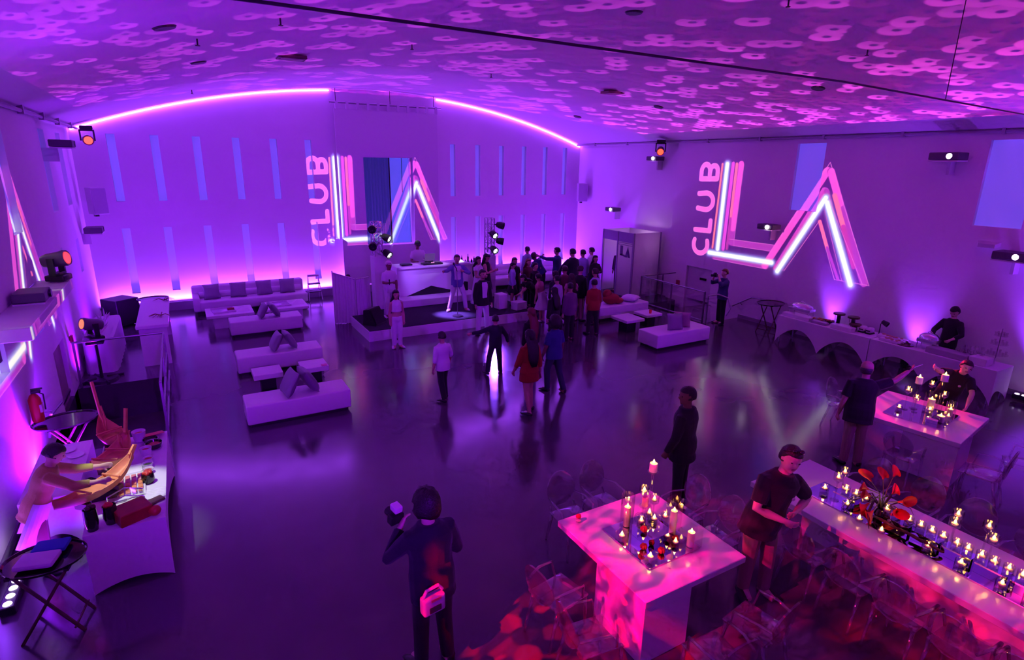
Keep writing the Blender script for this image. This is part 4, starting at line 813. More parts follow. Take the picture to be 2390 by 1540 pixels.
def pillar(r, h): return lambda: MB().lathe([(r, 0), (r*1.01, h-.008), (r*.92, h), (r*.7, h-.004), (.006, h-.014)], 16)
def hurricane(label, loc, r, h, pr, ph, square=False, power=0., wax=None, group='pillar candles in glass'):
    t = thing('pillar_candle', label, 'candle', loc, .1 if square else 0, group); part('pil%.3f%.3f%s' % (pr, ph, wax.name if wax else ''), pillar(pr, ph), 'wax_pillar', wax or WAX, t, loc=(0, 0, .006), ang=40); flame(t, ph, power=power)
    if h: part(('sq' if square else 'cy')+'h%.3f%.3f' % (r, h), cube_cup(r, h) if square else (lambda: MB().lathe([(r*.9, 0), (r, 0), (r, h), (r*.96, h), (r*.95, .01)], 20, cap=False)), 'glass_chimney', GLASS, t)
    return t
def candlestick(label, loc, H_, pr=.045, ph=.10, power=0., wax=None, lit=True, group='glass candlesticks'):
    t = thing('candlestick', label, 'candle', loc, 0, group); part('cs%.2f' % H_, lambda: MB().lathe([(.012, .015), (.06, .01), (.06, 0), (.012, 0)], 16).lathe([(.03, .01), (.016, H_*.5), (.022, H_-.012), (.065, H_-.008), (.065, H_)], 12), 'glass_stem', GLASS, t)
    part('pil%.3f%.3f%s' % (pr, ph, wax.name if wax else ''), pillar(pr, ph), 'wax_pillar', wax or WAX, t, loc=(0, 0, H_+.001), ang=40)
    if lit: flame(t, H_+ph, power=power)
    return t
def mirror_box(label, x0, y0, x1, y1, z0, z1, group='mirrored risers'): return tag(MB().box(x0, y0, z0, x1, y1, z1).build('mirror_riser', MIRROR), label, 'riser', group)
PINK = mat('pink_wax', (.75, .12, .42), .5)
z = .751
mirror_box('square mirror tray under the candles on the foreground table', 3.70, 3.59, 4.42, 4.36, z, .762, 'mirror trays'); mirror_box('mirrored cube riser amid the foreground candles', 3.92, 3.80, 4.22, 4.12, .763, .90)
z = .764; PW = 2.2
hurricane('tall round glass with a pillar candle at the left of the foreground cluster', (3.97, 4.27, z), .075, .40, .038, .24, power=PW); candlestick('tallest glass candlestick with pillar candle at the back of the foreground table', (4.34, 4.30, z), .58, .046, .10, power=PW)
goblet('tallest stemmed floating candle at the back of the foreground cluster', (4.22, 4.29, z), .42, power=PW); goblet('shorter stemmed floating candle beside the tallest candlestick', (4.30, 4.20, z), .33)
candlestick('unlit pink pillar candle on a short glass stand', (4.14, 4.18, z), .26, .036, .11, wax=PINK, lit=False); hurricane('tall square glass with a pillar candle at the right of the foreground cluster', (4.31, 3.90, z), .062, .46, .038, .30, True, power=PW)
hurricane('low pillar candle with clear screens at the right of the foreground table', (4.34, 3.66, z), .085, .22, .04, .17, True, power=PW)
t = thing('glass_bubble_vase', 'round glass bubble vase amid the foreground candles', 'vase', (4.08, 4.18, .764)); MB().ell((0, 0, .12), .065, .065, .065, 16, 10).build('bubble', GLASS, t, smooth=True); MB().cyl(0, 0, 0, .06, .02, 10).build('neck', GLASS, t)
votive('square glass candle at the near left edge of the foreground tray', (3.76, 4.10, z), .05, .10, True, PW); votive('square glass candle at the nearest corner of the foreground tray', (3.785, 3.68, z), .055, .11, True, PW); votive('square glass candle at the foot of the tall square vase', (4.20, 3.74, z), .05, .09, True)
votive('small glass candle behind the tall square vase', (4.36, 4.07, z), .045, .16, False, 0, fill=.7); votive('floating candle on top of the mirrored cube, right', (4.14, 4.02, .90), .048, .10, True); votive('floating candle on top of the mirrored cube, left', (3.99, 4.06, .90), .045, .09); votive('floating candle at the back of the mirrored cube', (4.12, 4.08, .901), .04, .12, fill=.7)
RED = mat('red_petals', (.45, .01, .015), .6, bump=.5, bscale=60)
def rose(label, loc, s=1.):
    t = thing('red_rose', label, 'flower', loc, 0, 'red roses'); MB().ell((0, 0, .028*s), .03*s, .03*s, .028*s, 12, 8).build('bud', RED, t, smooth=True)
    for k in range(5):
        a = k*2*PI/5; MB().ell((.016*s*math.cos(a), .016*s*math.sin(a), .03*s), .02*s, .02*s, .026*s, 8, 6).build('petal', RED, t, smooth=True)
    return t
for k, (x, y, zz, l) in enumerate(((3.93, 3.95, .90, 'red rose on the left edge of the mirrored cube'), (4.30, 4.08, .764, 'red rose behind the tall square vase'), (4.26, 3.80, .764, 'red rose between the square candles'), (3.86, 3.86, .764, 'dark red rose at the foot of the mirrored cube'), (3.98, 3.72, .764, 'dark red rose near the front corner of the tray'))): rose(l, (x, y, zz), 1.15)
t = votive('small votive with a red flower on the left corner of the foreground table', (3.54, 4.60, .751), .03, .05, lit=False); rose('red flower head on the votive at the left table corner', (3.54, 4.60, .803), .9)
# long table
z = .751; mirror_box('long mirror runner down the middle of the long table', 6.44, .4, 6.90, 3.78, z, .760, 'mirror trays')
for q_, k in enumerate((0, 2, 3, 4, 5, 6, 7, 8)): mirror_box('%s mirrored riser box from the far end of the candle row' % ['first', 'second', 'third', 'fourth', 'fifth', 'sixth', 'seventh', 'eighth'][q_], 6.60, 3.50-.30*(k+1)+.02, 6.75, 3.50-.30*k-.01, .761, .87)
def votives(row, r, h, label, z0, sq=False, pw=0., fill=.45, every=1):
    for k, (x, y) in enumerate(row): votive(label % ORD[k] if '%s' in label else label, (x, y, z0), r, h, sq, pw if k % every == 0 else 0, fill=fill)
ORD = ['first', 'second', 'third', 'fourth', 'fifth', 'sixth', 'seventh', 'eighth', 'ninth', 'tenth', 'eleventh', 'twelfth', 'thirteenth', 'fourteenth', 'fifteenth', 'sixteenth', 'seventeenth', 'eighteenth']
votives([(6.67, y) for y in (3.38, 3.26, 3.14, 2.90, 2.79, 2.66, 2.54, 2.43, 2.32, 2.19, 2.09, 1.97, 1.86, 1.74, 1.63)], .048, .105, '%s raised glass candle from the far end of the long table row', .871, pw=PW*1.5, every=4, fill=.5)
votives([(6.64, 3.62), (6.54, 3.27), (6.53, 2.38), (6.53, 2.07), (6.53, 1.72), (6.53, 1.5)], .055, .10, '%s large low glass candle from the far end, front of the long table', .761, False, PW*1.3, .55, 3)
votives([(6.42, 3.05), (6.42, 2.80)], .04, .055, '%s tiny low candle dish at the front edge of the long table', .761, False, 0, .4)
for k, (x, y, h) in enumerate(((6.60, 3.46, .36), (6.80, 3.50, .36), (6.76, 2.28, .38), (6.84, 2.30, .45), (6.80, 1.95, .38), (6.86, 2.03, .46))): goblet('%s tall stemmed candle from the far end of the long table' % ORD[k], (x, y, .761), h, power=PW if k in (2, 4) else 0)
# red calla arrangement
t = thing('flower_arrangement', 'red calla lilies with curling leaves on the long table', 'flowers', (6.72, 2.98, .761)); rr = random.Random(11); GREEN = mat('stem_green', (.16, .28, .05), .5); CALLA = mat('calla_red', (.62, .015, .012), .45); MAROON = mat('maroon_leaf', (.06, .012, .012), .4)
MB().lathe([(.05, 0), (.07, .05), (.04, .12), (.05, .14)], 14).build('vase', mat('dark_vase', (.03, .01, .02), .2), t)
for k in range(11):
    a = rr.uniform(0, 2*PI); L_ = rr.uniform(.14, .34); hh = rr.uniform(.22, .42); b = Vector((math.cos(a)*L_, math.sin(a)*L_, hh)); m_ = Vector((b.x*.3, b.y*.3, hh*.8))
    if k > 7: b.z *= .55
    MB().tube([(0, 0, .1), m_, b], .006, 6).build('stem', GREEN, t); d = (b-m_).normalized(); M = T(*b) @ d.to_track_quat('Z', 'Y').to_matrix().to_4x4()
    rings = []
    for zz, r0, sk in ((-.02, .008, 0), (.03, .02, 0), (.07, .045, .02), (.10, .062, .06)):
        rings.append([M @ Vector((r0*math.cos(q*PI/6), r0*math.sin(q*PI/6), zz + sk*math.cos(q*PI/6))) for q in range(12)])
    MB().loft(rings, cap=False).build('bloom', CALLA, t, smooth=True)
for k in range(9):
    a = rr.uniform(0, 2*PI); pts = [Vector((0, 0, .12)), Vector((math.cos(a)*.14, math.sin(a)*.14, .24)), Vector((math.cos(a+.3)*.30, math.sin(a+.3)*.30, .16)), Vector((math.cos(a+.5)*.40, math.sin(a+.5)*.40, .03))]; MB().tube(pts, [.006, .016, .014, .003], 6, flat=.25).build('leaf', GREEN if k % 3 == 0 else MAROON, t, smooth=True)
for k in range(6):
    y = rr.uniform(-.5, .1); MB().tube([(-.12, y, .05), (-.2, y-.12, .10), (-.14, y-.25, .05), (-.05, y-.3, .02)], [.012, .018, .014, .004], 6).build('vine', MAROON, t, smooth=True)
# rear candle table
z = .751; M2 = T(10.40, 4.34, 0) @ RZ(R_(9)); W2 = lambda x, y, zz: tuple(M2 @ Vector((x, y, zz)))
o = mirror_box('mirror tray under the candles on the rear table', -.45, -.42, .45, .42, z, .762, 'mirror trays'); o.matrix_world = M2
o = mirror_box('mirrored riser block on the rear candle table', -.30, -.32, .12, -.16, .763, .85); o.matrix_world = M2; z = .764
candlestick('left tall candlestick on the rear table', (10.52, 4.52, z), .46, .05, .11, power=PW); candlestick('tallest candlestick on the rear table, beside the raised hand', (10.66, 4.22, z), .58, .052, .11, power=PW)
goblet('stemmed glass dish with unlit wax between the tall candlesticks', (10.72, 4.40, z), .50, .06); goblet('left stemmed floating candle on the rear table', (10.36, 4.58, z), .40, power=PW); goblet('middle stemmed floating candle on the rear table', (10.38, 4.44, z), .30); goblet('right stemmed floating candle on the rear table', (10.74, 4.20, z), .38)
hurricane('thick square glass with a tall pillar on the rear table', (10.58, 4.30, z), .08, .36, .055, .24, True, power=PW); hurricane('round glass chimney with a pillar at the right of the rear table', (10.72, 4.06, z), .075, .26, .04, .12, power=PW); hurricane('square glass with a low wide pillar at the front of the rear table', (10.33, 4.02, z), .085, .17, .06, .10, True, power=PW)
votive('small floating candle at the left end of the rear tray', (10.22, 4.60, z), .055, .09, power=PW); votive('floating candle on the mirrored block of the rear table', (10.34, 4.20, .851), .05, .09); votive('small candle beside the low wide pillar on the rear table', (10.48, 3.98, z), .04, .10, fill=.7); votive('small candle behind the mirrored block of the rear table', (10.46, 4.24, z), .045, .12, fill=.7)
# ---------------------------------------------------------------- people
REM = []     # (object, voxel) grown into one continuous skin at the end
SKIN = {'tan': mat('skin_tan', (.52, .30, .22), .55), 'pale': mat('skin_pale', (.66, .42, .34), .55), 'brown': mat('skin_brown', (.22, .11, .07), .55)}
HAIRM = {'black': mat('hair_black', (.010, .008, .008), .45, bump=.8, bscale=70), 'brown': mat('hair_brown', (.035, .018, .012), .45, bump=.8, bscale=70), 'auburn': mat('hair_auburn', (.16, .035, .02), .45, bump=.8, bscale=70), 'grey': mat('hair_grey', (.05, .045, .045), .5, bump=.6, bscale=70)}
def cloth(name, col, r=.85): return mat('cloth_'+name, col, r, bump=.25, bscale=120, sheen=.15)
BK = cloth('black', (.008, .008, .010)); WT = cloth('white', (.72, .70, .74)); NAVY = cloth('navy', (.007, .009, .02)); DEN = cloth('dark_denim', (.02, .03, .06)); BLU = cloth('royal_blue', (.02, .035, .16)); LBL = cloth('light_blue', (.35, .40, .62)); KH = cloth('khaki', (.34, .25, .16)); RUST = cloth('rust', (.32, .035, .015)); ORG = cloth('orange_red', (.30, .02, .004)); BURG = cloth('burgundy', (.12, .02, .04)); PURP = cloth('plum', (.16, .08, .16)); LAV = cloth('lavender', (.45, .38, .55)); PKC = cloth('pink', (.55, .25, .28)); OLV = cloth('khaki_yellow', (.36, .30, .06)); GRN = cloth('dark_green', (.015, .03, .03)); VJK = cloth('violet_blue', (.16, .17, .45))
EYE = mat('eye', (.02, .015, .015), .2); LIP = mat('lip', (.30, .09, .08), .5); SHOE = mat('black_shoe', (.012, .012, .013), .4); WSHOE = mat('white_shoe', (.65, .62, .66), .5)
def ring(c, r, f, rx, ry, n=16, a0=0., a1=2*PI):
    m = n if a1-a0 > 6.2 else n+1
    return [c + r*rx*math.cos(a0+(a1-a0)*k/n) + f*ry*math.sin(a0+(a1-a0)*k/n) for k in range(m)]
TOR = {'m': [(-.065, .066, .058), (-.03, .090, .066), (.03, .089, .064), (.09, .082, .058), (.15, .092, .063), (.21, .105, .067), (.25, .106, .06), (.28, .080, .047), (.298, .036, .034)],
       'f': [(-.065, .066, .058), (-.03, .096, .068), (.03, .088, .062), (.09, .070, .052), (.15, .080, .064), (.21, .089, .066), (.25, .090, .053), (.28, .064, .042), (.298, .031, .031)]}
def person(label, x, y, face, h, z=0., sex='m', fat=1., skin='tan', top=(BK, 2, -.06), bottom=('pants', BK), hair=('short', 'black'), shoes=SHOE, arms=(None, None), legs=(None, None), lean=(0, 0, 1), look=(0, 0), vox=.021, inner=None, jacket_open=None, name='person', seat=None, apron=None, collar=None, hand_curl=.5, emblem=0, shades=False):
    """arms: (left, right), each None = hanging, ((upper dir),(forearm dir)) or ('to', world point, elbow hint)"""
    RT = RZ(R_(face)); t = thing(name, label, 'person', (x, y, z), R_(face), 'people'); INV = (T(x, y, z) @ RT).inverted()
    s = Vector(lean).normalized(); r = Vector((1, 0, 0)); r = (r - s*r.dot(s)).normalized(); f = s.cross(r)
    TH, SH, AN = .235*h, .235*h, .045*h
    L_ = []
    for sg, lg in ((-1, legs[0]), (1, legs[1])):
        a, b = lg if lg else ((sg*.03, .0, -1), (sg*.02, -.03, -1)); L_.append((sg, Vector(a).normalized(), Vector(b).normalized()))
    drop = max(-(a.z*TH + b.z*SH) for _, a, b in L_) + AN
    pel = Vector((0, 0, (seat if seat else drop + .018*h)))
    tor = TOR[sex]; P = lambda k: pel + s*(k*h)
    neck = P(.298); hs = s*.75 + Vector((0, 0, .25)); hs.normalize(); hc = neck + hs*.038*h + hs*.062*h + f*.008*h
    HM = Matrix.Rotation(R_(look[0]), 4, 'Z') @ Matrix.Rotation(R_(look[1]), 4, 'X')
    HF = Matrix((( r.x, f.x, s.x, 0), (r.y, f.y, s.y, 0), (r.z, f.z, s.z, 0), (0, 0, 0, 1))); 
    if abs(s.z) < .985: HF = HF @ Matrix.Rotation(math.acos(max(-1, min(1, s.z)))*.55, 4, 'X') if s.dot(Vector((0, 1, 0))) > 0 else HF
    HX = T(*hc) @ HF @ HM
    joints = []
    for sg, am in ((-1, arms[0]), (1, arms[1])):
        S = P(.252) + r*sg*(.094 if sex == 'm' else .082)*h*(.6+.4*fat); ua, fa = .172*h, .148*h
        if am and am[0] == 'to':
            tg = INV @ Vector(am[1]); d = tg - S; D = min(d.length, (ua+fa)*.985); dn = d.normalized(); ca = (ua*ua + D*D - fa*fa)/(2*ua*D); q = math.sqrt(max(0, 1-ca*ca))
            hint = Vector(am[2]) if len(am) > 2 else Vector((sg*.5, -.3, -1)); hint = (hint - dn*hint.dot(dn)).normalized(); E = S + dn*ua*ca + hint*ua*q; W_ = S + dn*D
        else:
            u, v = am if am else ((sg*.20, -.03, -1), (sg*.06, .16, -1)); E = S + Vector(u).normalized()*ua; W_ = E + Vector(v).normalized()*fa
        joints.append((sg, S, E, W_))
    def legpts(sg, a, b):
        H0 = pel - s*.012*h + r*sg*.046*h; K = H0 + a*TH; A = K + b*SH; return H0, K, A
    # --- body
    B = MB(); B.loft([ring(P(k), r, f, rx*h*fat, ry*h*fat) for k, rx, ry in tor]); B.tube([P(.28), neck + hs*.03*h, hc - hs*.02*h], [.034*h, .032*h, .034*h], 12)
    hr = .066*h
    rings = []
    for q, rx, ry, oy in ((-1.05, .28, .30, .25), (-.85, .50, .55, .20), (-.5, .66, .80, .08), (-.1, .73, .90, .0), (.3, .76, .97, -.05), (.65, .66, .88, -.08), (.88, .45, .60, -.08), (1.0, .15, .2, -.08)):
        rings.append([HX @ Vector((hr*rx*math.cos(2*PI*k/16), hr*(ry*math.sin(2*PI*k/16)+oy), hr*q)) for k in range(16)])
    B.loft(rings); B.ell(HX @ Vector((0, hr*.93, -hr*.18)), hr*.15, hr*.22, hr*.22, 8, 6); B.ell(HX @ Vector((0, hr*.72, hr*.12)), hr*.5, hr*.16, hr*.09, 8, 6); B.ell(HX @ Vector((0, hr*.66, -hr*.86)), hr*.22, hr*.2, hr*.18, 8, 6)
    for sg in (-1, 1): B.ell(HX @ Vector((sg*hr*.74, -hr*.05, -hr*.1)), hr*.09, hr*.2, hr*.27, 8, 6)
    for sg, S, E, W_ in joints:
        B.tube([S - r*sg*.02*h, S, S.lerp(E, .45), E, E.lerp(W_, .4), W_], [.030*h, .036*h*fat**.5, .031*h*fat**.5, .0245*h, .0255*h, .0165*h], 10)
        d = (W_-E).normalized(); inn = (Vector((-sg, 0, 0)) - d*Vector((-sg, 0, 0)).dot(d)); inn = inn.normalized() if inn.length > .2 else Vector((0, 1, 0)); sd = d.cross(inn)   # sd: across the palm
        p0 = W_ + d*.052*h; B.loft([ring(W_-d*.005*h, sd, inn, .017*h, .013*h, 10), ring(W_+d*.025*h, sd, inn, .024*h, .012*h, 10), ring(p0, sd, inn, .025*h, .010*h, 10)])
        for q in range(4):
            o = (q-1.5)*.0125*h; ln = (.040, .046, .043, .034)[q]*h; b0 = p0 - d*.008*h + sd*o; cu = hand_curl; b1 = b0 + (d*math.cos(cu*.6)+inn*math.sin(cu*.6)).normalized()*ln*.5 + sd*o*.12; b2 = b1 + (d*math.cos(cu*1.6)+inn*math.sin(cu*1.6)).normalized()*ln*.5
            B.tube([b0, b1, b2], [.0062*h, .0056*h, .0046*h], 6)
        tb = W_ + d*.018*h - sd*.020*h*sg*(-1 if sg > 0 else 1)*(1 if sg < 0 else -1); tdir = (d*.7 + inn*.35 - sd*.65*sg*(-1 if sg > 0 else 1)*(1 if sg < 0 else -1)).normalized(); B.tube([tb, tb+tdir*.025*h, tb+(tdir+d*.5).normalized()*.046*h], [.0085*h, .0068*h, .005*h], 6)
    for sg, a, b in L_:
        H0, K, A = legpts(sg, a, b); B.tube([H0 + s*.03*h, H0, H0.lerp(K, .5), K, K.lerp(A, .35), A], [.042*h*fat, .047*h*fat, .043*h*fat**.5, .034*h, .034*h, .022*h], 12)
        toe = A + Vector((sg*.01*h, .085*h, -AN*.75)); B.tube([A + Vector((0, -.03*h, -AN*.6)), A + Vector((0, .02*h, -AN*.55)), toe], [.024*h, .028*h, .018*h], 8)
    body = B.build('body', SKIN[skin], t, smooth=True); REM.append((body, vox))
    # --- face
    F = MB(); fe = body
    for sg in (-1, 1): F.ell(HX @ Vector((sg*hr*.30, hr*.80, hr*.02)), hr*.13, hr*.08, hr*.07, 8, 5)
    F.build('eyes', EYE, t, smooth=True); MB().ell(HX @ Vector((0, hr*.84, -hr*.55)), hr*.24, hr*.07, hr*.065, 8, 5).build('mouth', LIP, t, smooth=True)
    # --- clothes
    o = .011
    if top:
        m, sl, hem = top; M_ = MB(); rs = [q for q in tor if q[0] > hem+.01 and q[0] < .29]; k0 = max(hem, -.02); hx = [q for q in tor if abs(q[0]+.03) < .001][0]
        base = [(hem, (hx[1]+.012 if hem < 0 else rs[0][1]+.004), (hx[2]+.012 if hem < 0 else rs[0][2]+.004))]
        M_.loft([ring(P(k), r, f, rx*h*fat+o*(1.5 if hem < 0 else 1), ry*h*fat+o*(1.5 if hem < 0 else 1)) for k, rx, ry in base + [(k, (max(rx, .090) + (.010 if k < .04 else .004) if hem < -.05 and k < .12 else rx), ry + (.010 if hem < -.05 and k < .04 else 0)) for k, rx, ry in rs] + [(.284, .066 if sex == 'm' else .054, .045), (.306, .043 if sex == 'm' else .040, .040)]])
        if sl > 0:
            for sg, S, E, W_ in joints:
                if sl <= 1: e = S.lerp(E, .25+.70*sl); pts = [S - r*sg*.03*h, S, S.lerp(e, .5), e]; rr_ = [.030*h+o, .040*h*fat**.5+o*.6, .038*h*fat**.5+o, .036*h*fat**.4+o]
                else: e = E.lerp(W_, min(.97, sl-1)); pts = [S - r*sg*.03*h, S, S.lerp(E, .5), E, E.lerp(e, .5), e]; rr_ = [.030*h+o, .039*h*fat**.5+o*.6, .034*h*fat**.5+o, .029*h+o, .026*h+o, .021*h+o]
                M_.tube(pts, rr_, 10)
        ob = M_.build('top', m, t, smooth=True); REM.append((ob, vox))
        if inner:
            I = MB(); a0, a1 = R_(90-inner[1]), R_(90+inner[1]); ks = [(k, rx, ry) for k, rx, ry in tor if hem+.03 < k < .285 and k > -.05]
            out = [ring(P(k), r, f, rx*h*fat+o*2.2+.004, ry*h*fat+o*2.2+.004, 6, a0, a1) for k, rx, ry in ks]; inn_ = [ring(P(k), r, f, rx*h*fat, ry*h*fat, 6, a0, a1) for k, rx, ry in ks]
            I.loft([a_ + b_[::-1] for a_, b_ in zip(out, inn_)]); I.build('shirt_front', inner[0], t, smooth=False)
        if collar: I = MB(); I.tube([P(.275), P(.305)], [.045*h, .041*h], 14); I.build('collar', collar, t)
    if apron:
        I = MB(); I.loft([ring(P(k), r, f, rx*h*fat+.035, ry*h*fat+.035, 16, R_(-20), R_(200)) + ring(P(k), r, f, rx*h*fat+.025, ry*h*fat+.025, 16, R_(-20), R_(200))[::-1] for k, rx, ry in ((-.27, .10, .075), (-.1, .10, .072), (.03, .092, .066), (.06, .088, .062))]); I.build('apron', apron, t, smooth=False)
    kind, m = bottom[0], bottom[1]
    if kind in ('pants', 'shorts'):
        M_ = MB(); M_.loft([ring(P(k), r, f, rx*h*fat+o*.7, ry*h*fat+o*.7) for k, rx, ry in tor if k < .06])
        for sg, a, b in L_:
            H0, K, A = legpts(sg, a, b)
            if kind == 'pants': M_.tube([H0 + s*.03*h, H0, H0.lerp(K, .5), K, K.lerp(A, .5), A + b*.012*h], [.044*h*fat+o*.3, .049*h*fat+o*.3, .046*h*fat**.5+o*.8, .038*h+o, .034*h+o, .031*h+o], 12)
            else: M_.tube([H0 + s*.03*h, H0, H0.lerp(K, .8)], [.052*h+o, .058*h+o, .05*h+o], 12)
        ob = M_.build(kind, m, t, smooth=True); REM.append((ob, vox))
    elif kind in ('skirt', 'dress'):
        hem, fl = bottom[2], bottom[3]; M_ = MB(); dn = Vector((0, 0, -1)); w0 = .088 if sex == 'm' else .080
        rs = [(P(.10), r, f, w0*h*fat+o, .058*h*fat+o), (P(.02), r, f, .092*h*fat+o, .067*h*fat+o), (P(-.04), r, f, .100*h*fat+o*1.5, .074*h*fat+o*1.5)]
        pl = P(-.04); steps = 4
        for k in range(1, steps+1): c_ = pl + dn*((hem-.04)*h*k/steps); q = k/steps; rs.append((c_, r, Vector((0, 1, 0)), (.100+fl*q)*h*fat+o*1.5, (.078+fl*q)*h*fat+o*1.5))
        M_.loft([ring(*q, 20) for q in rs]); ob = M_.build(kind, m, t, smooth=True); REM.append((ob, vox))
    for sg, a, b in L_:
        H0, K, A = legpts(sg, a, b); S_ = MB(); q = Vector((sg*.012*h, 0, 0))
        S_.loft([ring(A + Vector((0, dy*h, dz*h)) + q*k, Vector((1, 0, 0)), Vector((0, 0, 1)), rx*h, rz_*h, 10) for k, (dy, dz, rx, rz_) in enumerate(((-.038, -.028, .016, .016), (-.02, -.024, .025, .022), (.03, -.027, .028, .020), (.075, -.034, .027, .013), (.1, -.037, .016, .009)))]); S_.build('shoe', shoes, t, smooth=True)
    # --- hair
    style, hm = hair[0], HAIRM[hair[1]] if isinstance(hair[1], str) else hair[1]
    G = MB(); rings = []; n = 20; k_ = {'afro': 1.45, 'short': 1.08, 'long': 1.12, 'bald': 1.03, 'cap': 1.12, 'curly': 1.28}[style]; hl = random.Random(len(label)*7)
    for i in range(13):
        a = -PI/2 + PI*i/12; rg = []; ca_ = max(0., math.cos(a))**.72
        for j in range(n):
            b = 2*PI*j/n; d = Vector((math.cos(a)*math.cos(b), math.cos(a)*math.sin(b), math.sin(a)))
            hairline = {'short': .42, 'long': .45, 'afro': .35, 'bald': 2., 'cap': .35, 'curly': .30}[style]; low = {'short': -.45, 'long': -.9, 'afro': -.75, 'bald': -.7, 'cap': -.2, 'curly': -.7}[style]
            inface = d.y > .30 and d.z < hairline; under = d.z < low; on = not (inface or under)
            if style == 'bald': on = d.y < .2 and -.72 < d.z < .22
            kk = k_*(1 + (hl.uniform(-.05, .05) if style in ('afro', 'curly', 'long') else hl.uniform(-.012, .012))) if on else .60
            rg.append(HX @ Vector((hr*.80*kk*ca_*math.cos(b), hr*(.98*kk*ca_*math.sin(b)-.06), hr*1.02*kk*d.z)))
        rings.append(rg)
    G.loft(rings); hb = G.build('cap' if style == 'cap' else 'hair', hm, t, smooth=True)
    if style == 'cap':
        V = MB(); V.loft([[HX @ Vector((hr*.7*math.cos(q), hr*(.55+.75*math.sin(q)), hr*(.30+zz))) for q in [PI*j/10 for j in range(11)]] for zz in (0, .06)], closed=True); V.build('visor', hm, t)
    if style == 'long':
        V = MB(); ln = hair[2] if len(hair) > 2 else .22; bx = HX @ Vector((0, -hr*.45, hr*.2)); e = neck - f*.055*h*fat - s*.02*h; e2 = P(.298-ln) - f*(.085*h*fat+.01)
        V.loft([ring(bx, r, f, hr*.8, hr*.55, 14), ring(HX @ Vector((0, -hr*.5, -hr*.7)), r, f, hr*.95, hr*.55, 14), ring(e - f*.01*h, r, f, hr*1.15, hr*.45, 14), ring(e.lerp(e2, .6), r, f, hr*1.05, hr*.35, 14), ring(e2, r, f, hr*.55, hr*.15, 14)]); V.build('hair_length', hm, hb, smooth=True)
    if emblem:
        c = P(.19) + r*(emblem*.05*h) + f*(.066*h*fat+.022); MB().ell(c, .022, .006, .022, 10, 5, HF).build('chest_emblem', mat('emblem_silver', (.5, .5, .52), .5), t)
    if shades:
        g = MB(); g.ell(HX @ Vector((-hr*.3, hr*.55, hr*.98)), hr*.26, hr*.14, hr*.2, 8, 6); g.ell(HX @ Vector((hr*.3, hr*.55, hr*.98)), hr*.26, hr*.14, hr*.2, 8, 6); g.tube([HX @ Vector((-hr*.9, 0, hr*.6)), HX @ Vector((-hr*.5, hr*.5, hr*.95)), HX @ Vector((hr*.5, hr*.5, hr*.95)), HX @ Vector((hr*.9, 0, hr*.6))], hr*.06, 6); g.build('sunglasses', LACQ, t, smooth=True)
    return t
R2 = lambda *a: a
HANG = None
# stage
person('DJ in a white T-shirt and black cap behind the booth', 6.94, 18.78, 180, 1.82, .3, top=(WT, .7, -.06), hair=('cap', BK), skin='brown', arms=(((-.3, .3, -.9), (.25, .9, .05)), ((.3, .3, -.9), (-.25, .9, .05))), look=(0, -25))
person('performer in a white cap, T-shirt and trousers on the stage', 5.05, 16.1, 195, 1.66, .3, top=(WT, .8, -.08), bottom=('pants', WT), hair=('cap', cloth('cap_white', (.7, .6, .66))), skin='brown', shoes=WSHOE, arms=(((-.25, .1, -1), (.1, .2, -1)), ((.3, .25, -.9), (-.8, .6, .1))), legs=(((-.12, 0, -1), (-.08, -.05, -1)), ((.12, .1, -1), (.1, -.1, -1))))
person('girl with long hair in a white crop top before the stage', 4.56, 14.05, 178, 1.54, sex='f', top=(WT, 0, .10), bottom=('pants', WT), hair=('long', 'black', .27), shoes=WSHOE, legs=(((-.02, .05, -1), (.02, -.05, -1)), ((.05, -.02, -1), (.0, -.03, -1))))
person('singer in a violet blue jacket stretching an arm to the microphone', 7.12, 15.9, 165, 1.76, .3, top=(VJK, 2, -.09), inner=(WT, 32), bottom=('pants', WT), shoes=WSHOE, hair=('short', 'brown'), arms=(((-.55, .55, -.5), (.75, .5, .35)), ('to', (6.52, 15.55, 1.62), (.3, 0, -1))), legs=(((-.32, .05, -1), (-.12, -.05, -1)), ((.22, .12, -1), (.22, -.1, -1))))
person('woman with long dark hair in a white gown on the stage', 7.85, 15.95, 205, 1.62, .3, sex='f', top=(WT, .1, .0), bottom=('dress', WT, .44, .05), hair=('long', 'black', .24), arms=(((-.2, .3, -.9), (.6, .7, .2)), ((.2, .3, -.9), (-.6, .7, .1))))
person('young man in a black jacket and white trousers before the stage', 7.14, 14.22, 185, 1.86, top=(BK, 1.95, -.08), inner=(WT, 24), bottom=('pants', WT), hair=('short', 'black'), arms=(((-.25, 0, -1), (-.05, .25, -1)), ((.25, 0, -1), (.05, .25, -1))), legs=(((-.1, .03, -1), (-.08, -.05, -1)), ((.1, .05, -1), (.05, -.05, -1))))
person('woman in a black dress looking at her phone on the stage', 8.33, 16.3, 215, 1.64, .3, sex='f', top=(BK, 0, .0), bottom=('skirt', BK, .24, .03), hair=('long', 'black', .2), arms=(((-.2, .4, -.9), (.4, .8, .4)), ((.2, .4, -.9), (-.4, .8, .4))), look=(0, -25))
person('girl in a pale denim shirt and black skirt beside the white tub', 8.98, 15.75, 235, 1.40, .3, sex='f', top=(LBL, 1.9, -.10), bottom=('skirt', BK, .22, .04), hair=('short', 'black'), look=(0, -20))
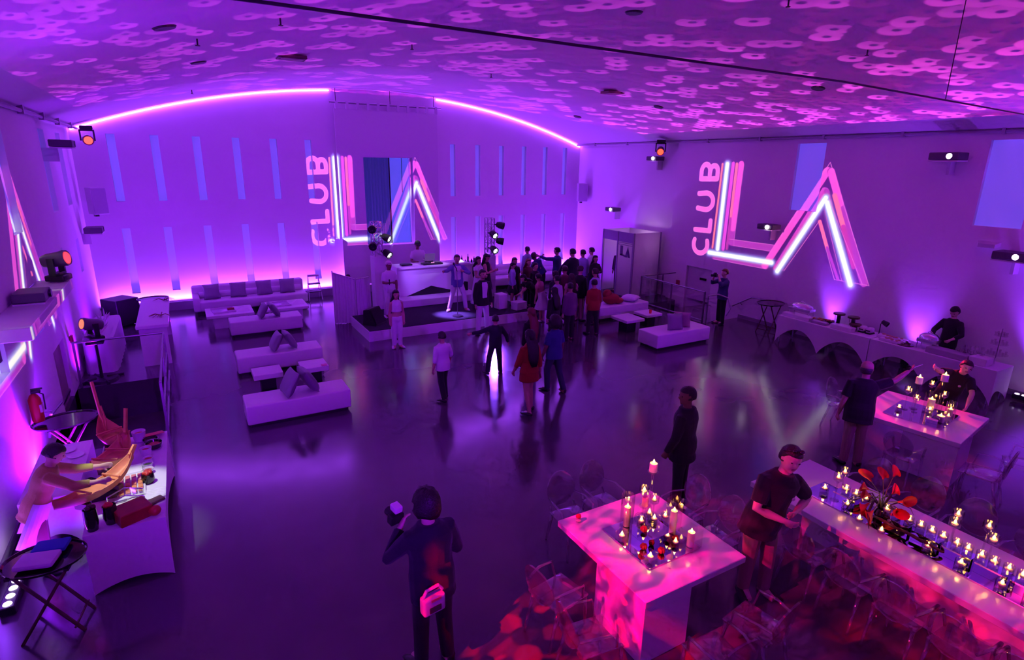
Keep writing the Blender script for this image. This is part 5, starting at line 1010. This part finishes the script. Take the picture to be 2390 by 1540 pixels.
# crowd right of the stage
person('woman in black with long dark hair at the back of the crowd', 9.62, 16.75, 180, 1.66, sex='f', top=(BK, .6, -.04), bottom=('skirt', BK, .3, .02), hair=('long', 'black', .2))
person('red haired woman in a burgundy top at the back of the crowd', 9.98, 16.45, 190, 1.64, sex='f', top=(BURG, 1.8, -.05), hair=('long', 'auburn', .2))
person('short haired guest in dark clothes among the crowd by the stage end', 9.85, 15.8, 200, 1.62, top=(BK, 1.9, -.07))
person('guest in black bending down towards the white tub', 9.55, 15.35, 100, 1.58, sex='f', top=(BK, .6, -.04), bottom=('pants', BK), hair=('long', 'black', .12), lean=(0, .75, .65), arms=(('to', (8.85, 15.38, .62)), ('to', (8.95, 15.15, .66))))
person('girl in a white skirt and pink top at the stage end', 9.35, 14.55, 25, 1.52, sex='f', top=(PKC, .3, .03), bottom=('skirt', WT, .25, .07), hair=('short', 'black'), shoes=WSHOE, lean=(-.12, .2, 1))
person('boy in a blue shirt at the right end of the back sofa', 11.18, 18.5, 10, 1.72, top=(LBL, 1.9, -.06), bottom=('pants', DEN), arms=(HANG, ('to', (11.7, 18.3, 1.35))))
person('curly haired guest being pushed by the sofa', 11.42, 17.85, -60, 1.62, top=(BLU, .8, -.06), hair=('curly', 'brown'), lean=(-.45, -.2, .9), skin='tan')
person('man in a blue shirt reaching out with one arm by the sofa', 11.55, 17.05, 30, 1.86, top=(BLU, 1.9, -.07), bottom=('pants', DEN), arms=(('to', (10.9, 17.55, 1.55), (0, 0, -1)), HANG))
person('broad man in dark navy with one arm propped at the back', 11.62, 16.2, 10, 1.92, fat=1.15, top=(NAVY, 1.95, -.08), bottom=('pants', BK), arms=(((-.7, .2, -.6), (-.3, .3, -.9)), HANG))
person('boy in a white shirt facing the far wall', 12.32, 16.55, 5, 1.80, top=(LBL, 1.9, -.06), bottom=('pants', DEN))
person('woman in black with folded arms beside the photo booth', 12.6, 16.2, 170, 1.62, sex='f', top=(BK, 1.9, -.05), bottom=('pants', BK), hair=('long', 'black', .16), arms=(((-.3, .3, -.9), (.7, .6, .2)), ((.3, .3, -.9), (-.7, .6, .2))))
person('guest in a pale shirt half hidden by the photo booth', 13.05, 17.0, 20, 1.78, top=(WT, 1.9, -.06), bottom=('pants', DEN))
person('boy in dark clothes at the left of the dancing crowd', 9.62, 14.25, 15, 1.62, top=(NAVY, 1.9, -.07), bottom=('pants', DEN))
person('guest in a lavender shirt in the middle of the dancing crowd', 9.25, 13.6, 20, 1.62, top=(LAV, 1.9, -.07), bottom=('pants', DEN), hair=('short', 'black'))
person('tall guest in a burgundy shirt in the middle of the crowd', 10.12, 14.48, 5, 1.70, top=(BURG, 1.9, -.07), hair=('short', 'brown'))
person('woman with long dark hair and a pink top in the crowd', 9.86, 13.75, -20, 1.60, sex='f', top=(PKC, .3, .0), bottom=('pants', BK), hair=('long', 'brown', .2), arms=(HANG, ((.3, .5, -.6), (-.1, .8, .5))))
person('man in a black blazer and khaki trousers in the crowd', 10.42, 14.1, -70, 1.74, top=(BK, 1.95, -.10), bottom=('pants', KH), hair=('short', 'brown'), skin='pale')
person('man in a pale blue shirt and dark trousers in the crowd', 10.58, 13.55, 15, 1.74, top=(LBL, 1.9, -.05), bottom=('pants', BK), hair=('short', 'brown'))
person('woman in a rust shirt and black trousers at the crowd\'s right', 9.90, 12.70, -15, 1.62, sex='f', fat=1.08, top=(RUST, 1.3, -.08), bottom=('pants', BK), hair=('short', 'black'), legs=(((-.05, .15, -1), (-.05, -.12, -1)), ((.05, -.1, -1), (.05, -.1, -1))))
person('guest in a plum shirt with his back to the camera', 8.98, 12.55, 5, 1.62, top=(PURP, 1.9, -.08), bottom=('pants', BK), hair=('short', 'black'))
person('dark haired woman in black behind the woman in blue', 8.32, 12.35, 10, 1.60, sex='f', top=(BK, 1.9, -.06), bottom=('pants', BK), hair=('long', 'black', .2))
person('auburn haired woman in black just beyond the orange dress', 6.52, 10.55, 5, 1.63, sex='f', top=(BK, 1.9, -.05), bottom=('pants', LAV), hair=('long', 'auburn', .26))
# open floor
WALK = (((-.04, .30, -1), (-.03, -.10, -1)), ((.04, -.16, -1), (.03, -.42, -1))); WALK2 = (((-.04, -.14, -1), (-.03, -.36, -1)), ((.04, .26, -1), (.03, -.08, -1)))
person('woman in a short orange red dress walking away on the floor', 5.49, 8.92, 3, 1.70, vox=.015, sex='f', fat=1.08, top=(ORG, 1.5, -.03), bottom=('skirt', ORG, .13, .005), hair=('long', 'black', .24), shoes=SHOE, legs=WALK2, arms=(((-.2, .25, -.9), (-.05, .5, -.8)), ((.25, -.1, -1), (.12, .05, -1))))
person('woman with big curly hair in a blue blouse walking away', 6.52, 9.60, 5, 1.68, vox=.015, sex='f', fat=1.02, skin='brown', top=(BLU, .8, -.07), bottom=('pants', DEN), hair=('afro', 'black'), legs=WALK, arms=(((-.25, .1, -1), (-.05, .4, -.9)), ((.3, .05, -1), (.1, .3, -1))))
person('boy in a dark denim outfit with arms held out', 5.93, 11.15, -8, 1.40, vox=.016, top=(GRN, 1.9, -.08), bottom=('pants', GRN), hair=('short', 'black'), legs=(((-.28, -.05, -1), (-.16, -.12, -1)), ((.12, .05, -1), (.05, -.05, -1))), arms=(((-1, .2, -.35), (-.9, .4, -.2)), ((.55, .0, -.8), (.3, .2, -.9))))
person('boy in a white shirt and black trousers walking away', 4.26, 10.28, 12, 1.46, vox=.015, top=(WT, 1.3, -.08), bottom=('pants', BK), hair=('short', 'black'), legs=WALK2, arms=(((-.25, -.1, -1), (-.1, .2, -1)), ((.45, .2, -.9), (.3, .6, -.7))), lean=(.02, .04, 1))
person('man in a blue shirt photographing beside the right stairwell', 14.2, 11.85, 78, 1.72, vox=.018, top=(cloth('teal_blue', (.03, .05, .14)), 1.5, -.08), bottom=('pants', BK), hair=('short', 'auburn'), skin='pale', arms=(('to', (13.93, 11.82, 1.48), (-.6, 0, -1)), ('to', (13.91, 12.0, 1.48), (.6, 0, -1))))
person('chef in black with white gloves behind the right buffet', 15.09, 6.08, 88, 1.72, vox=.017, fat=.95, top=(BK, 1.7, -.08), bottom=('pants', BK), hair=('short', 'black'), arms=(('to', (14.74, 5.9, 1.02), (-.8, -.2, -.6)), ('to', (14.74, 6.28, 1.02), (.8, -.2, -.6))), look=(0, -30), skin=('pale'))
person('sushi chef in a khaki shirt and white apron leaning over the table', -1.86, 7.68, -82, 1.62, vox=.012, fat=1.02, top=(OLV, 1.7, -.09), bottom=('pants', cloth('rust_brown', (.14, .05, .03))), hair=('short', 'black'), arms=(('to', (-1.1, 8.0, 1.02), (-.5, -.2, -1)), ('to', (-1.2, 7.4, 1.14), (.5, -.2, -1))), lean=(0, .42, .9), look=(0, -20), apron=cloth('apron_white', (.70, .68, .72)))
# foreground
person('photographer in a dark navy suit with fluffy hair seen from behind', 1.62, 4.27, 4, 1.88, vox=.010, fat=1.1, top=(NAVY, 1.95, -.10), bottom=('pants', BK), hair=('curly', 'black'), skin='pale', arms=(('to', (1.42, 4.54, 1.42), (-.7, -.4, -.8)), (((.35, .1, -.9)), (-.1, .9, .25))), legs=(((-.05, .1, -1), (-.05, -.06, -1)), ((.05, .0, -1), (.04, -.06, -1))), lean=(-.02, .05, 1))
person('man in a black suit and white collar looking left', 5.74, 5.16, 26, 1.81, vox=.011, fat=1.2, top=(BK, 1.95, -.12), bottom=('pants', BK), hair=('short', 'black'), skin='brown', collar=WT, look=(48, 0), arms=(((-.2, .15, -1), (.1, .4, -.9)), ((.18, -.05, -1), (.0, .2, -1))))
person('man in a black polo and tan trousers leaning by the long table', 5.14, 3.40, 164, 1.93, vox=.0095, fat=1.12, top=(BK, .75, -.10), bottom=('pants', KH), hair=('short', 'black'), skin='pale', lean=(-.20, .12, .97), arms=(('to', (5.34, 3.16, 1.18), (-.9, -.3, -.4)), ('to', (5.08, 3.12, 1.16), (.9, -.4, -.3))), look=(-12, -8), emblem=-1, shades=True, legs=(((-.12, .02, -1), (-.05, -.04, -1)), ((-.02, -.05, -1), (.02, -.05, -1))))
person('bald man in a black polo and khaki trousers lighting a candle', 9.12, 4.66, -42, 1.78, vox=.011, fat=1.16, top=(BK, .75, -.10), bottom=('pants', KH), hair=('bald', 'grey'), skin='tan', lean=(.06, .16, .98), arms=(((-.3, -.15, -1), (-.12, .2, -1)), ('to', (9.86, 4.36, 1.64), (.2, -.3, -1))), look=(-35, 0))
person('young man in a black polo leaning over the rear candle table', 11.62, 4.50, 108, 1.66, vox=.011, fat=1.0, top=(BK, .75, -.10), bottom=('pants', BK), hair=('short', 'brown'), skin='pale', lean=(-.28, .42, .86), arms=(('to', (11.1, 3.98, .80), (-.9, -.3, .2)), ('to', (10.92, 4.5, 1.45), (.5, -.2, -.8))), look=(15, 10), emblem=-.7)
person('dark figure standing inside the photo booth', 14.35, 17.0, 100, 1.70, top=(BK, 1.9, -.08), bottom=('pants', BK))
person('technician in dark clothes behind the white drapes', 4.25, 17.7, 160, 1.36, top=(BK, 1.9, -.06))
# grow each figure and garment into one continuous surface
for o, v in REM:
    m = o.modifiers.new('r', 'REMESH'); m.mode = 'VOXEL'; m.voxel_size = v; m.use_smooth_shade = True
    m = o.modifiers.new('s', 'SMOOTH'); m.iterations = 3; m.factor = .5
dg = bpy.context.evaluated_depsgraph_get()
new = [(o, bpy.data.meshes.new_from_object(o.evaluated_get(dg), preserve_all_data_layers=False, depsgraph=dg)) for o, v in REM]
for o, me in new:
    mt = o.data.materials[0]; o.modifiers.clear(); o.data = me
    if not me.materials: me.materials.append(mt)
    else: me.materials[0] = mt
    me.polygons.foreach_set('use_smooth', [True]*len(me.polygons))
# ---------------------------------------------------------------- sushi table
def boat(label, loc, rz, L_=1.0, W_=.30, rise=.22, tall=0.):
    t = thing('wooden_boat', label, 'serving boat', loc, R_(rz), 'wooden sushi boats'); n = 13; rings = []
    for i in range(n):
        u = i/(n-1)*2-1; w_ = W_/2*max(.06, (1-abs(u)**2.6)); zk = rise*abs(u)**2.4*(1.2 if u > 0 else .8); x = u*L_/2
        rings.append([Vector((x, w_, zk+.12)), Vector((x, w_*.72, zk+.03)), Vector((x, 0, zk)), Vector((x, -w_*.72, zk+.03)), Vector((x, -w_, zk+.12)), Vector((x, -w_*.86, zk+.12)), Vector((x, -w_*.6, zk+.055)), Vector((x, 0, zk+.035)), Vector((x, w_*.6, zk+.055)), Vector((x, w_*.86, zk+.12))])
    MB().loft(rings).build('hull', WOOD, t, ang=50); MB().rbox(-L_*.26, -W_*.33, .075, L_*.26, W_*.33, .09, .004, 1).build('deck', WOOD, t)
    MB().prism([(L_/2-.03, -.015, rise*1.1+.05), (L_/2+.07, -.015, rise*1.2+.16+tall), (L_/2+.03, -.015, rise*1.2+.18+tall), (L_/2-.06, -.015, rise+.12)], (0, 1, 0), .03).build('prow', WOOD, t)
    for s in (-1, 1): MB().tube([(L_*.18*s, -W_*.48, .15), (L_*.18*s, W_*.48, .15)], .012, 6).build('thwart', WOOD, t)
    for s in (-1, 1): MB().box(s*L_*.2-.03, -.09, -.06, s*L_*.2+.03, .09, .02).build('cradle', DARKWOOD, t)
    if tall: MB().tube([(L_*.32, 0, .1), (L_*.36, .02, .1+tall*.7), (L_*.28, .02, .1+tall), (L_*.24, 0, .12+tall*.5), (L_*.3, 0, .1)], .012, 6).build('stern_frame', WOOD, t)
    return t
boat('large orange wooden sushi boat nearest the chef', (-1.24, 7.55, .90), 48, 1.05, .26, .16); boat('orange wooden sushi boat in the middle of the table', (-1.17, 8.42, .85), 62, .75, .34, .18, .22); boat('orange wooden sushi boat with tall prow at the far end', (-1.2, 9.12, .85), 118, .66, .34, .2, .42)
for x, y in ((-1.33, 7.62), (-1.17, 8.42), (-1.2, 9.12)): pass
for k, (x, y, h) in enumerate(((-1.21, 7.74, .10), (-1.17, 8.42, .03), (-1.2, 9.12, .03))):
    tag(MB().rbox(-.14, -.1, 0, .14, .1, h, .01, 1).build('display_block', BLACK, loc=(x, y, .761)), 'black display block under the %s wooden boat' % ('large', 'middle', 'tall prowed')[k], 'display block', 'boat stands')
t = thing('sushi_tray', 'brightly lit white tray of sushi pieces', 'tray', (-.96, 7.95, .761), R_(4)); MB().rbox(-.15, -.42, 0, .15, .42, .03, .01, 1).build('tray_base', mat('tray_white', (.8, .8, .78), .4), t); MB().rbox(-.13, .18, .03, .13, .41, .045, .02, 2).build('paper_sheet', mat('paper_white', (.85, .85, .82), .8), t)
RICE = mat('rice_white', (.8, .78, .72), .8, bump=.6, bscale=150); SAL = mat('salmon_orange', (.75, .28, .10), .4); TUNA = mat('tuna_pink', (.70, .25, .22), .4)
proto = {}
for r_ in range(5):
    for c_ in range(4):
        k = 'salmon' if r_ < 3 else 'tuna'; x, y = -.10+.066*c_, -.34+.10*r_; q = T(-.96, 7.95, .792) @ RZ(R_(4)) @ Vector((x, y, 0)); lab = '%s sushi, %s row from the camera, %s from the left on the lit tray' % ('orange salmon' if k == 'salmon' else 'pink tuna', ['first', 'second', 'third', 'fourth', 'fifth'][r_], ['first', 'second', 'third', 'fourth'][c_])
        if k not in proto:
            t = thing('sushi_piece', lab, 'sushi', q, R_(4), '%s sushi pieces' % k); MB().rbox(-.022, -.036, 0, .022, .036, .025, .008, 2).build('rice', RICE, t, ang=40); MB().rbox(-.026, -.043, .022, .026, .043, .034, .006, 2).build('topping', SAL if k == 'salmon' else TUNA, t, ang=40); proto[k] = t
        else: dup(proto[k], q, R_(4), lab)
t = thing('sneeze_guard', 'clear arched cover with chrome frame on the sushi table', 'food cover', (-.98, 7.42, .761), R_(6))
for y in (-.1, .1): MB().tube([(-.19, y, 0), (-.18, y, .10), (0, y, .17), (.18, y, .10), (.19, y, 0)], .009, 6).build('frame_arch', CHROME, t)
vs = [(.18*math.cos(PI*k/10), y, .05+.115*math.sin(PI*k/10)) for y in (-.1, .1) for k in range(11)]; MB().add(vs, [(k, k+1, k+12, k+11) for k in range(10)]).build('clear_cover', GLASS, t)
def bowl(label, loc, r, m, fill, h=.07, group='bowls on the sushi table'):
    t = thing('bowl', label, 'bowl', loc, 0, group); MB().lathe([(r*.4, 0), (r*.75, .012), (r, h), (r*.94, h), (r*.7, .02), (.01, .016)], 18).build('shell', m, t, ang=40); MB().lathe([(.01, h*.8), (r*.6, h*.78), (r*.86, h*.6)], 14).build('filling', fill, t); return t
GINGER = mat('ginger_red', (.5, .08, .05), .5, bump=1., bscale=60); HERB = mat('herb_green', (.12, .22, .06), .6, bump=1., bscale=60); SOY = mat('soy_dark', (.03, .01, .01), .3)
WB = mat('bowl_white', (.78, .76, .78), .3)
bowl('white bowl of red garnish in the row beside the sushi tray', (-.78, 8.12, .761), .065, WB, GINGER); bowl('white bowl of green garnish in the row beside the sushi tray', (-.79, 8.29, .761), .065, WB, HERB); bowl('white bowl of orange garnish farthest in the row beside the sushi tray', (-.79, 8.46, .761), .065, WB, GINGER)
bowl('deep white pot with a red lid behind the row of bowls', (-.82, 8.66, .761), .075, WB, mat('lid_red', (.5, .06, .03), .4), .13); bowl('dark lacquer bowl at the far right of the sushi table', (-.73, 8.88, .761), .11, LACQ, GINGER, .09); bowl('white pot with a wooden lid near the tall prowed boat', (-.92, 9.22, .761), .09, WB, WOOD, .16); bowl('black bowl by the far edge of the sushi table', (-.78, 9.1, .761), .10, LACQ, SOY, .06)
def jar(label, loc, r, h, topm, rz=0): 
    t = thing('black_vase', label, 'vase', loc, rz, 'black vases on the sushi table'); MB().lathe([(r*.75, 0), (r, h*.4), (r*.9, h), (r*.8, h), (r*.8, h*.9), (.01, h*.88)], 16).build('body', LACQ, t, ang=40)
    mb = MB(); rr = random.Random(int(h*1000))
    for k in range(7): a = rr.uniform(0, 6.3); q = rr.uniform(0, r*.6); mb.ell((q*math.cos(a), q*math.sin(a), h+.01), r*.4, r*.4, r*.35, 8, 6)
    mb.build('red_contents', topm, t, smooth=True); return t
PEP = mat('pepper_red', (.55, .04, .02), .35)
jar('black cup of red peppers lit beside the sushi tray', (-.77, 7.86, .761), .075, .13, PEP); jar('black vase with red top near the front corner of the sushi table', (-1.1, 7.08, .761), .075, .22, PEP); jar('tall black vase at the front left corner of the sushi table', (-1.27, 7.02, .761), .07, .26, mat('dark_top', (.05, .01, .01), .4))
tag(MB().rbox(-.17, -.13, 0, .17, .13, .15, .012, 2).build('red_wooden_box', mat('red_brown_lacquer', (.32, .045, .02), .35, var=.3, vscale=8), loc=(-.90, 7.08, .765), rot=(R_(4), 0, R_(25))), 'tilted red brown wooden box at the front of the sushi table', 'box')
tag(MB().ell((0, 0, .06), .065, .065, .06, 14, 10).build('red_lantern_bowl', mat('lid_red', (.5, .06, .03), .4), loc=(-.68, 7.02, .761), smooth=True), 'small round red lidded bowl at the front right corner', 'bowl')
tag(MB().rbox(-.13, -.06, 0, .13, .06, .03, .01, 1).build('sauce_tray', mat('dark_tray', (.10, .05, .03), .4), loc=(-.72, 7.32, .761), rot=(0, 0, .5)), 'dark oblong sauce tray beside the clear cover', 'tray')
mb = MB(); n = 14; vs = [(-.2+.4*i/n, -.12+.24*j/n, .012+.016*math.sin(i*1.3+j*.8)*math.sin(j*1.1)) for i in range(n+1) for j in range(n+1)]
mb.add(vs, [(i*(n+1)+j, (i+1)*(n+1)+j, (i+1)*(n+1)+j+1, i*(n+1)+j+1) for i in range(n) for j in range(n)]); mb.add([(x, y, .0) for x, y, z_ in vs[:1]], [])
tag(mb.build('crumpled_napkin', CLOTH, loc=(-.78, 7.52, .762), smooth=True), 'crumpled white napkin beside the lit sushi tray', 'napkin')
tag(MB().rbox(-.14, -.12, 0, .14, .12, .006, .002, 1).build('red_menu_sheet', mat('red_sheet', (.60, .05, .04), .5), loc=(-.76, 9.30, .80), rot=(R_(-14), 0, R_(10))), 'red square sheet tilted at the far end of the sushi table', 'menu sheet')
for k in range(3): tag(MB().lathe([(.02, 0), (.07, .002), (.10, .014), (.097, .017), (.06, .006), (.01, .006)], 18).build('plate', WB, loc=(-1.78+.12*(k % 2), 8.9+.22*k, .761+.0)), '%s white plate on the side table behind the chef' % ('nearest', 'middle', 'farthest')[k], 'plate', 'plates behind the chef')
tag(MB().rbox(-.17, -.12, 0, .17, .12, .06, .025, 2).build('folded_towel', mat('towel_white', (.62, .55, .66), .9), loc=(-1.66, 6.50, .833), rot=(0, 0, -.25), ang=40), 'folded pale towel on the near black tray stand', 'towel'); tag(MB().rbox(-.15, -.10, 0, .15, .10, .05, .02, 2).build('blue_cloth', mat('blue_cotton', (.03, .10, .40), .9), loc=(-1.58, 6.72, .833), rot=(0, 0, -.2), ang=40), 'folded blue cloth behind the towel on the near tray', 'cloth')
# ---------------------------------------------------------------- right buffet
z = .761
def chafer(label, loc, rz, L_=.5):
    t = thing('chafing_dish', label, 'chafing dish', loc, rz, 'chafing dishes'); MB().rbox(-.15, -L_/2, .16, .15, L_/2, .24, .015, 2).build('pan', STEEL, t); MB().loft([[Vector((.15*k*math.cos(a), L_/2*k*math.sin(a), zz)) for a in [2*PI*j/20 for j in range(20)]] for k, zz in ((1., .24), (.95, .30), (.6, .36), (.1, .38))]).build('lid', CHROME, t, ang=40)
    MB().tube([(0, -.05, .38), (0, 0, .42), (0, .05, .38)], .01, 6).build('lid_handle', CHROME, t)
    for s in (-1, 1):
        for q in (-1, 1): MB().cyl(s*.13, q*(L_/2-.03), 0, .17, .01, 6).build('leg', CHROME, t)
    return t
def slab(label, loc, a, b, h, m, rz=0, name='display_riser', group='risers on the right buffet'): return tag(MB().rbox(-a, -b, 0, a, b, h, .01, 1).build(name, m, loc=loc, rot=(0, 0, rz)), label, 'riser', group)
GRY = mat('riser_grey', (.40, .37, .42), .5)
slab('long low white riser at the far end of the right buffet', (14.30, 9.36, z), .10, .40, .10, WHITE); slab('low grey riser beside the bread on the right buffet', (14.28, 8.70, z), .08, .22, .07, GRY); slab('white riser block in the middle of the right buffet', (14.28, 8.08, z), .10, .28, .11, WHITE); slab('grey riser behind the glasses near the end of the buffet', (14.34, 5.72, z), .14, .40, .13, GRY); slab('white riser at the near end of the right buffet', (14.35, 5.12, z), .16, .16, .16, WHITE)
t = chafer('flat topped steel griddle stand at the far end of the right buffet', (14.58, 9.45, z), R_(4), .62)
def pedestal(label, loc, h, r=.14):
    t = thing('pedestal_plate', label, 'stand', loc, 0, 'pedestal plates'); MB().lathe([(.01, h-.02), (r, h-.02), (r, h+.02), (.01, h+.02)], 20).build('round_slab', DARKWOOD, t); MB().cyl(0, 0, 0, h-.02, .045, 12).build('column', BLACK, t)
    for a in range(3): MB().tube([(.07*math.cos(a*2.1), .07*math.sin(a*2.1), 0), (.09*math.cos(a*2.1), .09*math.sin(a*2.1), h-.02)], .006, 5).build('wire_leg', CHROME, t)
    return t
pedestal('left tall round serving stand on the right buffet', (14.62, 8.42, z), .30); pedestal('right tall round serving stand on the right buffet', (14.66, 8.06, z), .28); pedestal('low round serving stand before the white dishes', (14.5, 7.9, z), .15)
for k, (y, l) in enumerate(((7.72, 'far'), (7.55, 'near'))):
    t = thing('bread_warmer', '%s white rounded warmer on the right buffet' % l, 'warmer', (14.55, y, z), 0, 'white warmers'); MB().rbox(-.10, -.07, .02, .10, .07, .16, .05, 3).build('shell', WB, t, ang=40); MB().box(-.105, -.05, .07, -.09, .05, .10).build('slot', BLACK, t); MB().box(-.1, -.07, 0, .1, .07, .03).build('base', BLACK, t)
t = thing('heat_lamp', 'dark tilted heat lamp over the right buffet', 'lamp', (14.72, 7.42, z)); MB().tube([(0, 0, 0), (0, 0, .26), (-.05, -.06, .32)], .012, 6).build('arm', DARKMETAL, t); MB().lathe([(.02, .0), (.05, .02), (.07, .16), (.06, .16), (.02, .03)], 14, M=T(-.03, -.03, .34) @ RX(R_(110))).build('shade', DARKMETAL, t)
def basket(label, loc, m, a=.1, b=.16, fill=None):
    t = thing('food_tray', label, 'food tray', loc, .05, 'food trays on the right buffet'); MB().rbox(-a, -b, 0, a, b, .07, .01, 1).build('tray', m, t); mb = MB(); rr = random.Random(int(loc[1]*100))
    for k in range(10): mb.ell((rr.uniform(-a*.7, a*.7), rr.uniform(-b*.8, b*.8), .075), .035, .035, .025, 8, 5)
    mb.build('food', fill, t, smooth=True); return t
BREAD = mat('bread', (.40, .16, .07), .7); BEIGE = mat('pastry', (.55, .35, .22), .7)
basket('tray of bread loaves on the far half of the right buffet', (14.48, 8.82, z), DARKWOOD, .12, .2, BREAD); basket('dark dish beside the far riser of the right buffet', (14.4, 9.04, z), LACQ, .09, .09, mat('orange_food', (.5, .14, .03), .6)); basket('row of pale pastries along the right buffet', (14.52, 6.98, z), WB, .09, .34, BEIGE); basket('small tray of canapes on the front of the buffet', (14.28, 6.9, z), WB, .07, .24, BEIGE); basket('dark food tray beside the chef', (14.6, 5.72, z), DARKMETAL, .13, .26, mat('dark_food', (.10, .05, .05), .6)); basket('red garnish tray at the far bread stand', (14.55, 8.62, z), LACQ, .08, .1, BREAD)
chafer('black pan cooking station in front of the chef', (14.5, 6.22, z), R_(6), .40)
t = thing('round_platter', 'round wooden platter with small glass jars on the right buffet', 'platter', (14.36, 6.62, z)); MB().lathe([(.01, .0), (.17, 0), (.18, .02), (.01, .02)], 22).build('board', DARKWOOD, t)
for k in range(4): MB().lathe([(.025, .02), (.03, .08), (.02, .09)], 10, (.08*math.cos(k*1.6), .08*math.sin(k*1.6), 0)).build('jar', CHROME, t)
# glassware at the near end
t = thing('glass_tower', 'three tier glass stand sparkling at the near end of the right buffet', 'display stand', (14.62, 4.98, z)); MB().cyl(0, 0, 0, .78, .012, 8).build('pole', CHROME, t)
for k, (zz, r_) in enumerate(((.22, .20), (.44, .16), (.62, .12))):
    MB().lathe([(.01, zz), (r_, zz), (r_, zz+.012), (.01, zz+.012)], 20).build('glass_shelf', GLASS, t)
    for j in range(6): a = j*PI/3+k; MB().lathe([(.018, zz+.014), (.024, zz+.08), (.021, zz+.08), (.014, zz+.02)], 8, (r_*.75*math.cos(a), r_*.75*math.sin(a), 0)).build('shot_glass', GLASS, t)
WG = None
for k in range(14):
    x, y = 14.42 + .1*(k % 3), 5.55 - .09*(k//3)*1.1 + .02*(k % 2); lab = 'clear wine glass crowded at the near end of the right buffet'
    if WG is None: WG = thing('wine_glass', lab, 'glass', (x, y, z+.16 if y < 5.28 and x < 14.52 else z), 0, 'glasses on the right buffet'); MB().lathe([(.004, .004), (.035, .003), (.035, 0), (.004, 0)], 12).build('foot', GLASS, WG); MB().lathe([(.004, .003), (.004, .09), (.02, .10), (.036, .14), (.03, .19), (.028, .19), (.034, .14), (.01, .105)], 12, cap=False).build('bowl', GLASS, WG)
    else: dup(WG, (x, y, z + (.16 if y < 5.28 and x < 14.52 else (.13 if x < 14.48 and 5.32 < y else 0))), 0, lab)
# ---------------------------------------------------------------- things in hands and on people
def camera(label, loc, rz, tilt=0., lens=None):
    t = thing('camera', label, 'camera', loc, R_(rz), 'cameras'); t.rotation_euler = (R_(tilt), 0, R_(rz)); MB().rbox(-.07, -.04, -.05, .07, .04, .05, .012, 2).build('camera_body', BLACK, t); MB().lathe([(.02, .03), (.038, .04), (.042, .13), (.036, .13), (.01, .12)], 14, M=RX(-PI/2)).build('lens_barrel', BLACK, t); MB().box(-.03, -.03, .05, .03, .03, .08).build('viewfinder', BLACK, t)
    if lens: MB().rbox(-.04, -.05, .085, .04, .05, .15, .01, 2).build('flash', lens, t)
    return t
camera('black camera with a pale flash raised by the suited photographer', (1.40, 4.60, 1.50), 15, 10, mat('flash_diffuser', (.8, .6, .75), .4)); camera('black camera held up by the man at the right stairwell', (13.86, 11.92, 1.54), 80)
t = thing('shoulder_flash_pack', 'pale camera bag with dark pocket hanging at the photographer\'s hip', 'camera bag', (1.53, 4.04, .93), R_(8)); MB().rbox(-.11, -.05, -.10, .11, .05, .08, .025, 3).build('bag_body', mat('bag_lilac', (.45, .38, .55), .6), t, ang=40); MB().rbox(-.06, -.06, -.07, .06, -.045, -.01, .006, 1).build('pocket', NAVY, t); MB().tube([(-.10, 0, .07), (-.06, 0, .14), (.06, 0, .15), (.10, 0, .09)], .016, 8).build('handle', mat('bag_lilac', (.45, .38, .55), .6), t); MB().box(-.04, -.055, .04, .06, -.045, .065).build('buckle', mat('buckle_red', (.5, .12, .12), .4), t)
t = thing('long_lighter', 'long metal lighter in the bald man\'s raised hand', 'lighter', (9.86, 4.36, 1.66), R_(-110)); MB().tube([(0, 0, 0), (0, .16, .05)], .006, 6).build('barrel', CHROME, t); MB().rbox(-.012, -.08, -.03, .012, .01, .005, .004, 1).build('grip', BLACK, t)
t = thing('handheld_microphone', 'small microphone held by the performer in white', 'microphone', (4.98, 15.86, 1.42), 0); MB().tube([(0, 0, -.12), (0, 0, 0)], [.012, .016], 8).build('handle', BLACK, t); MB().ell((0, 0, .02), .024, .024, .028, 8, 6).build('grille', DARKMETAL, t)
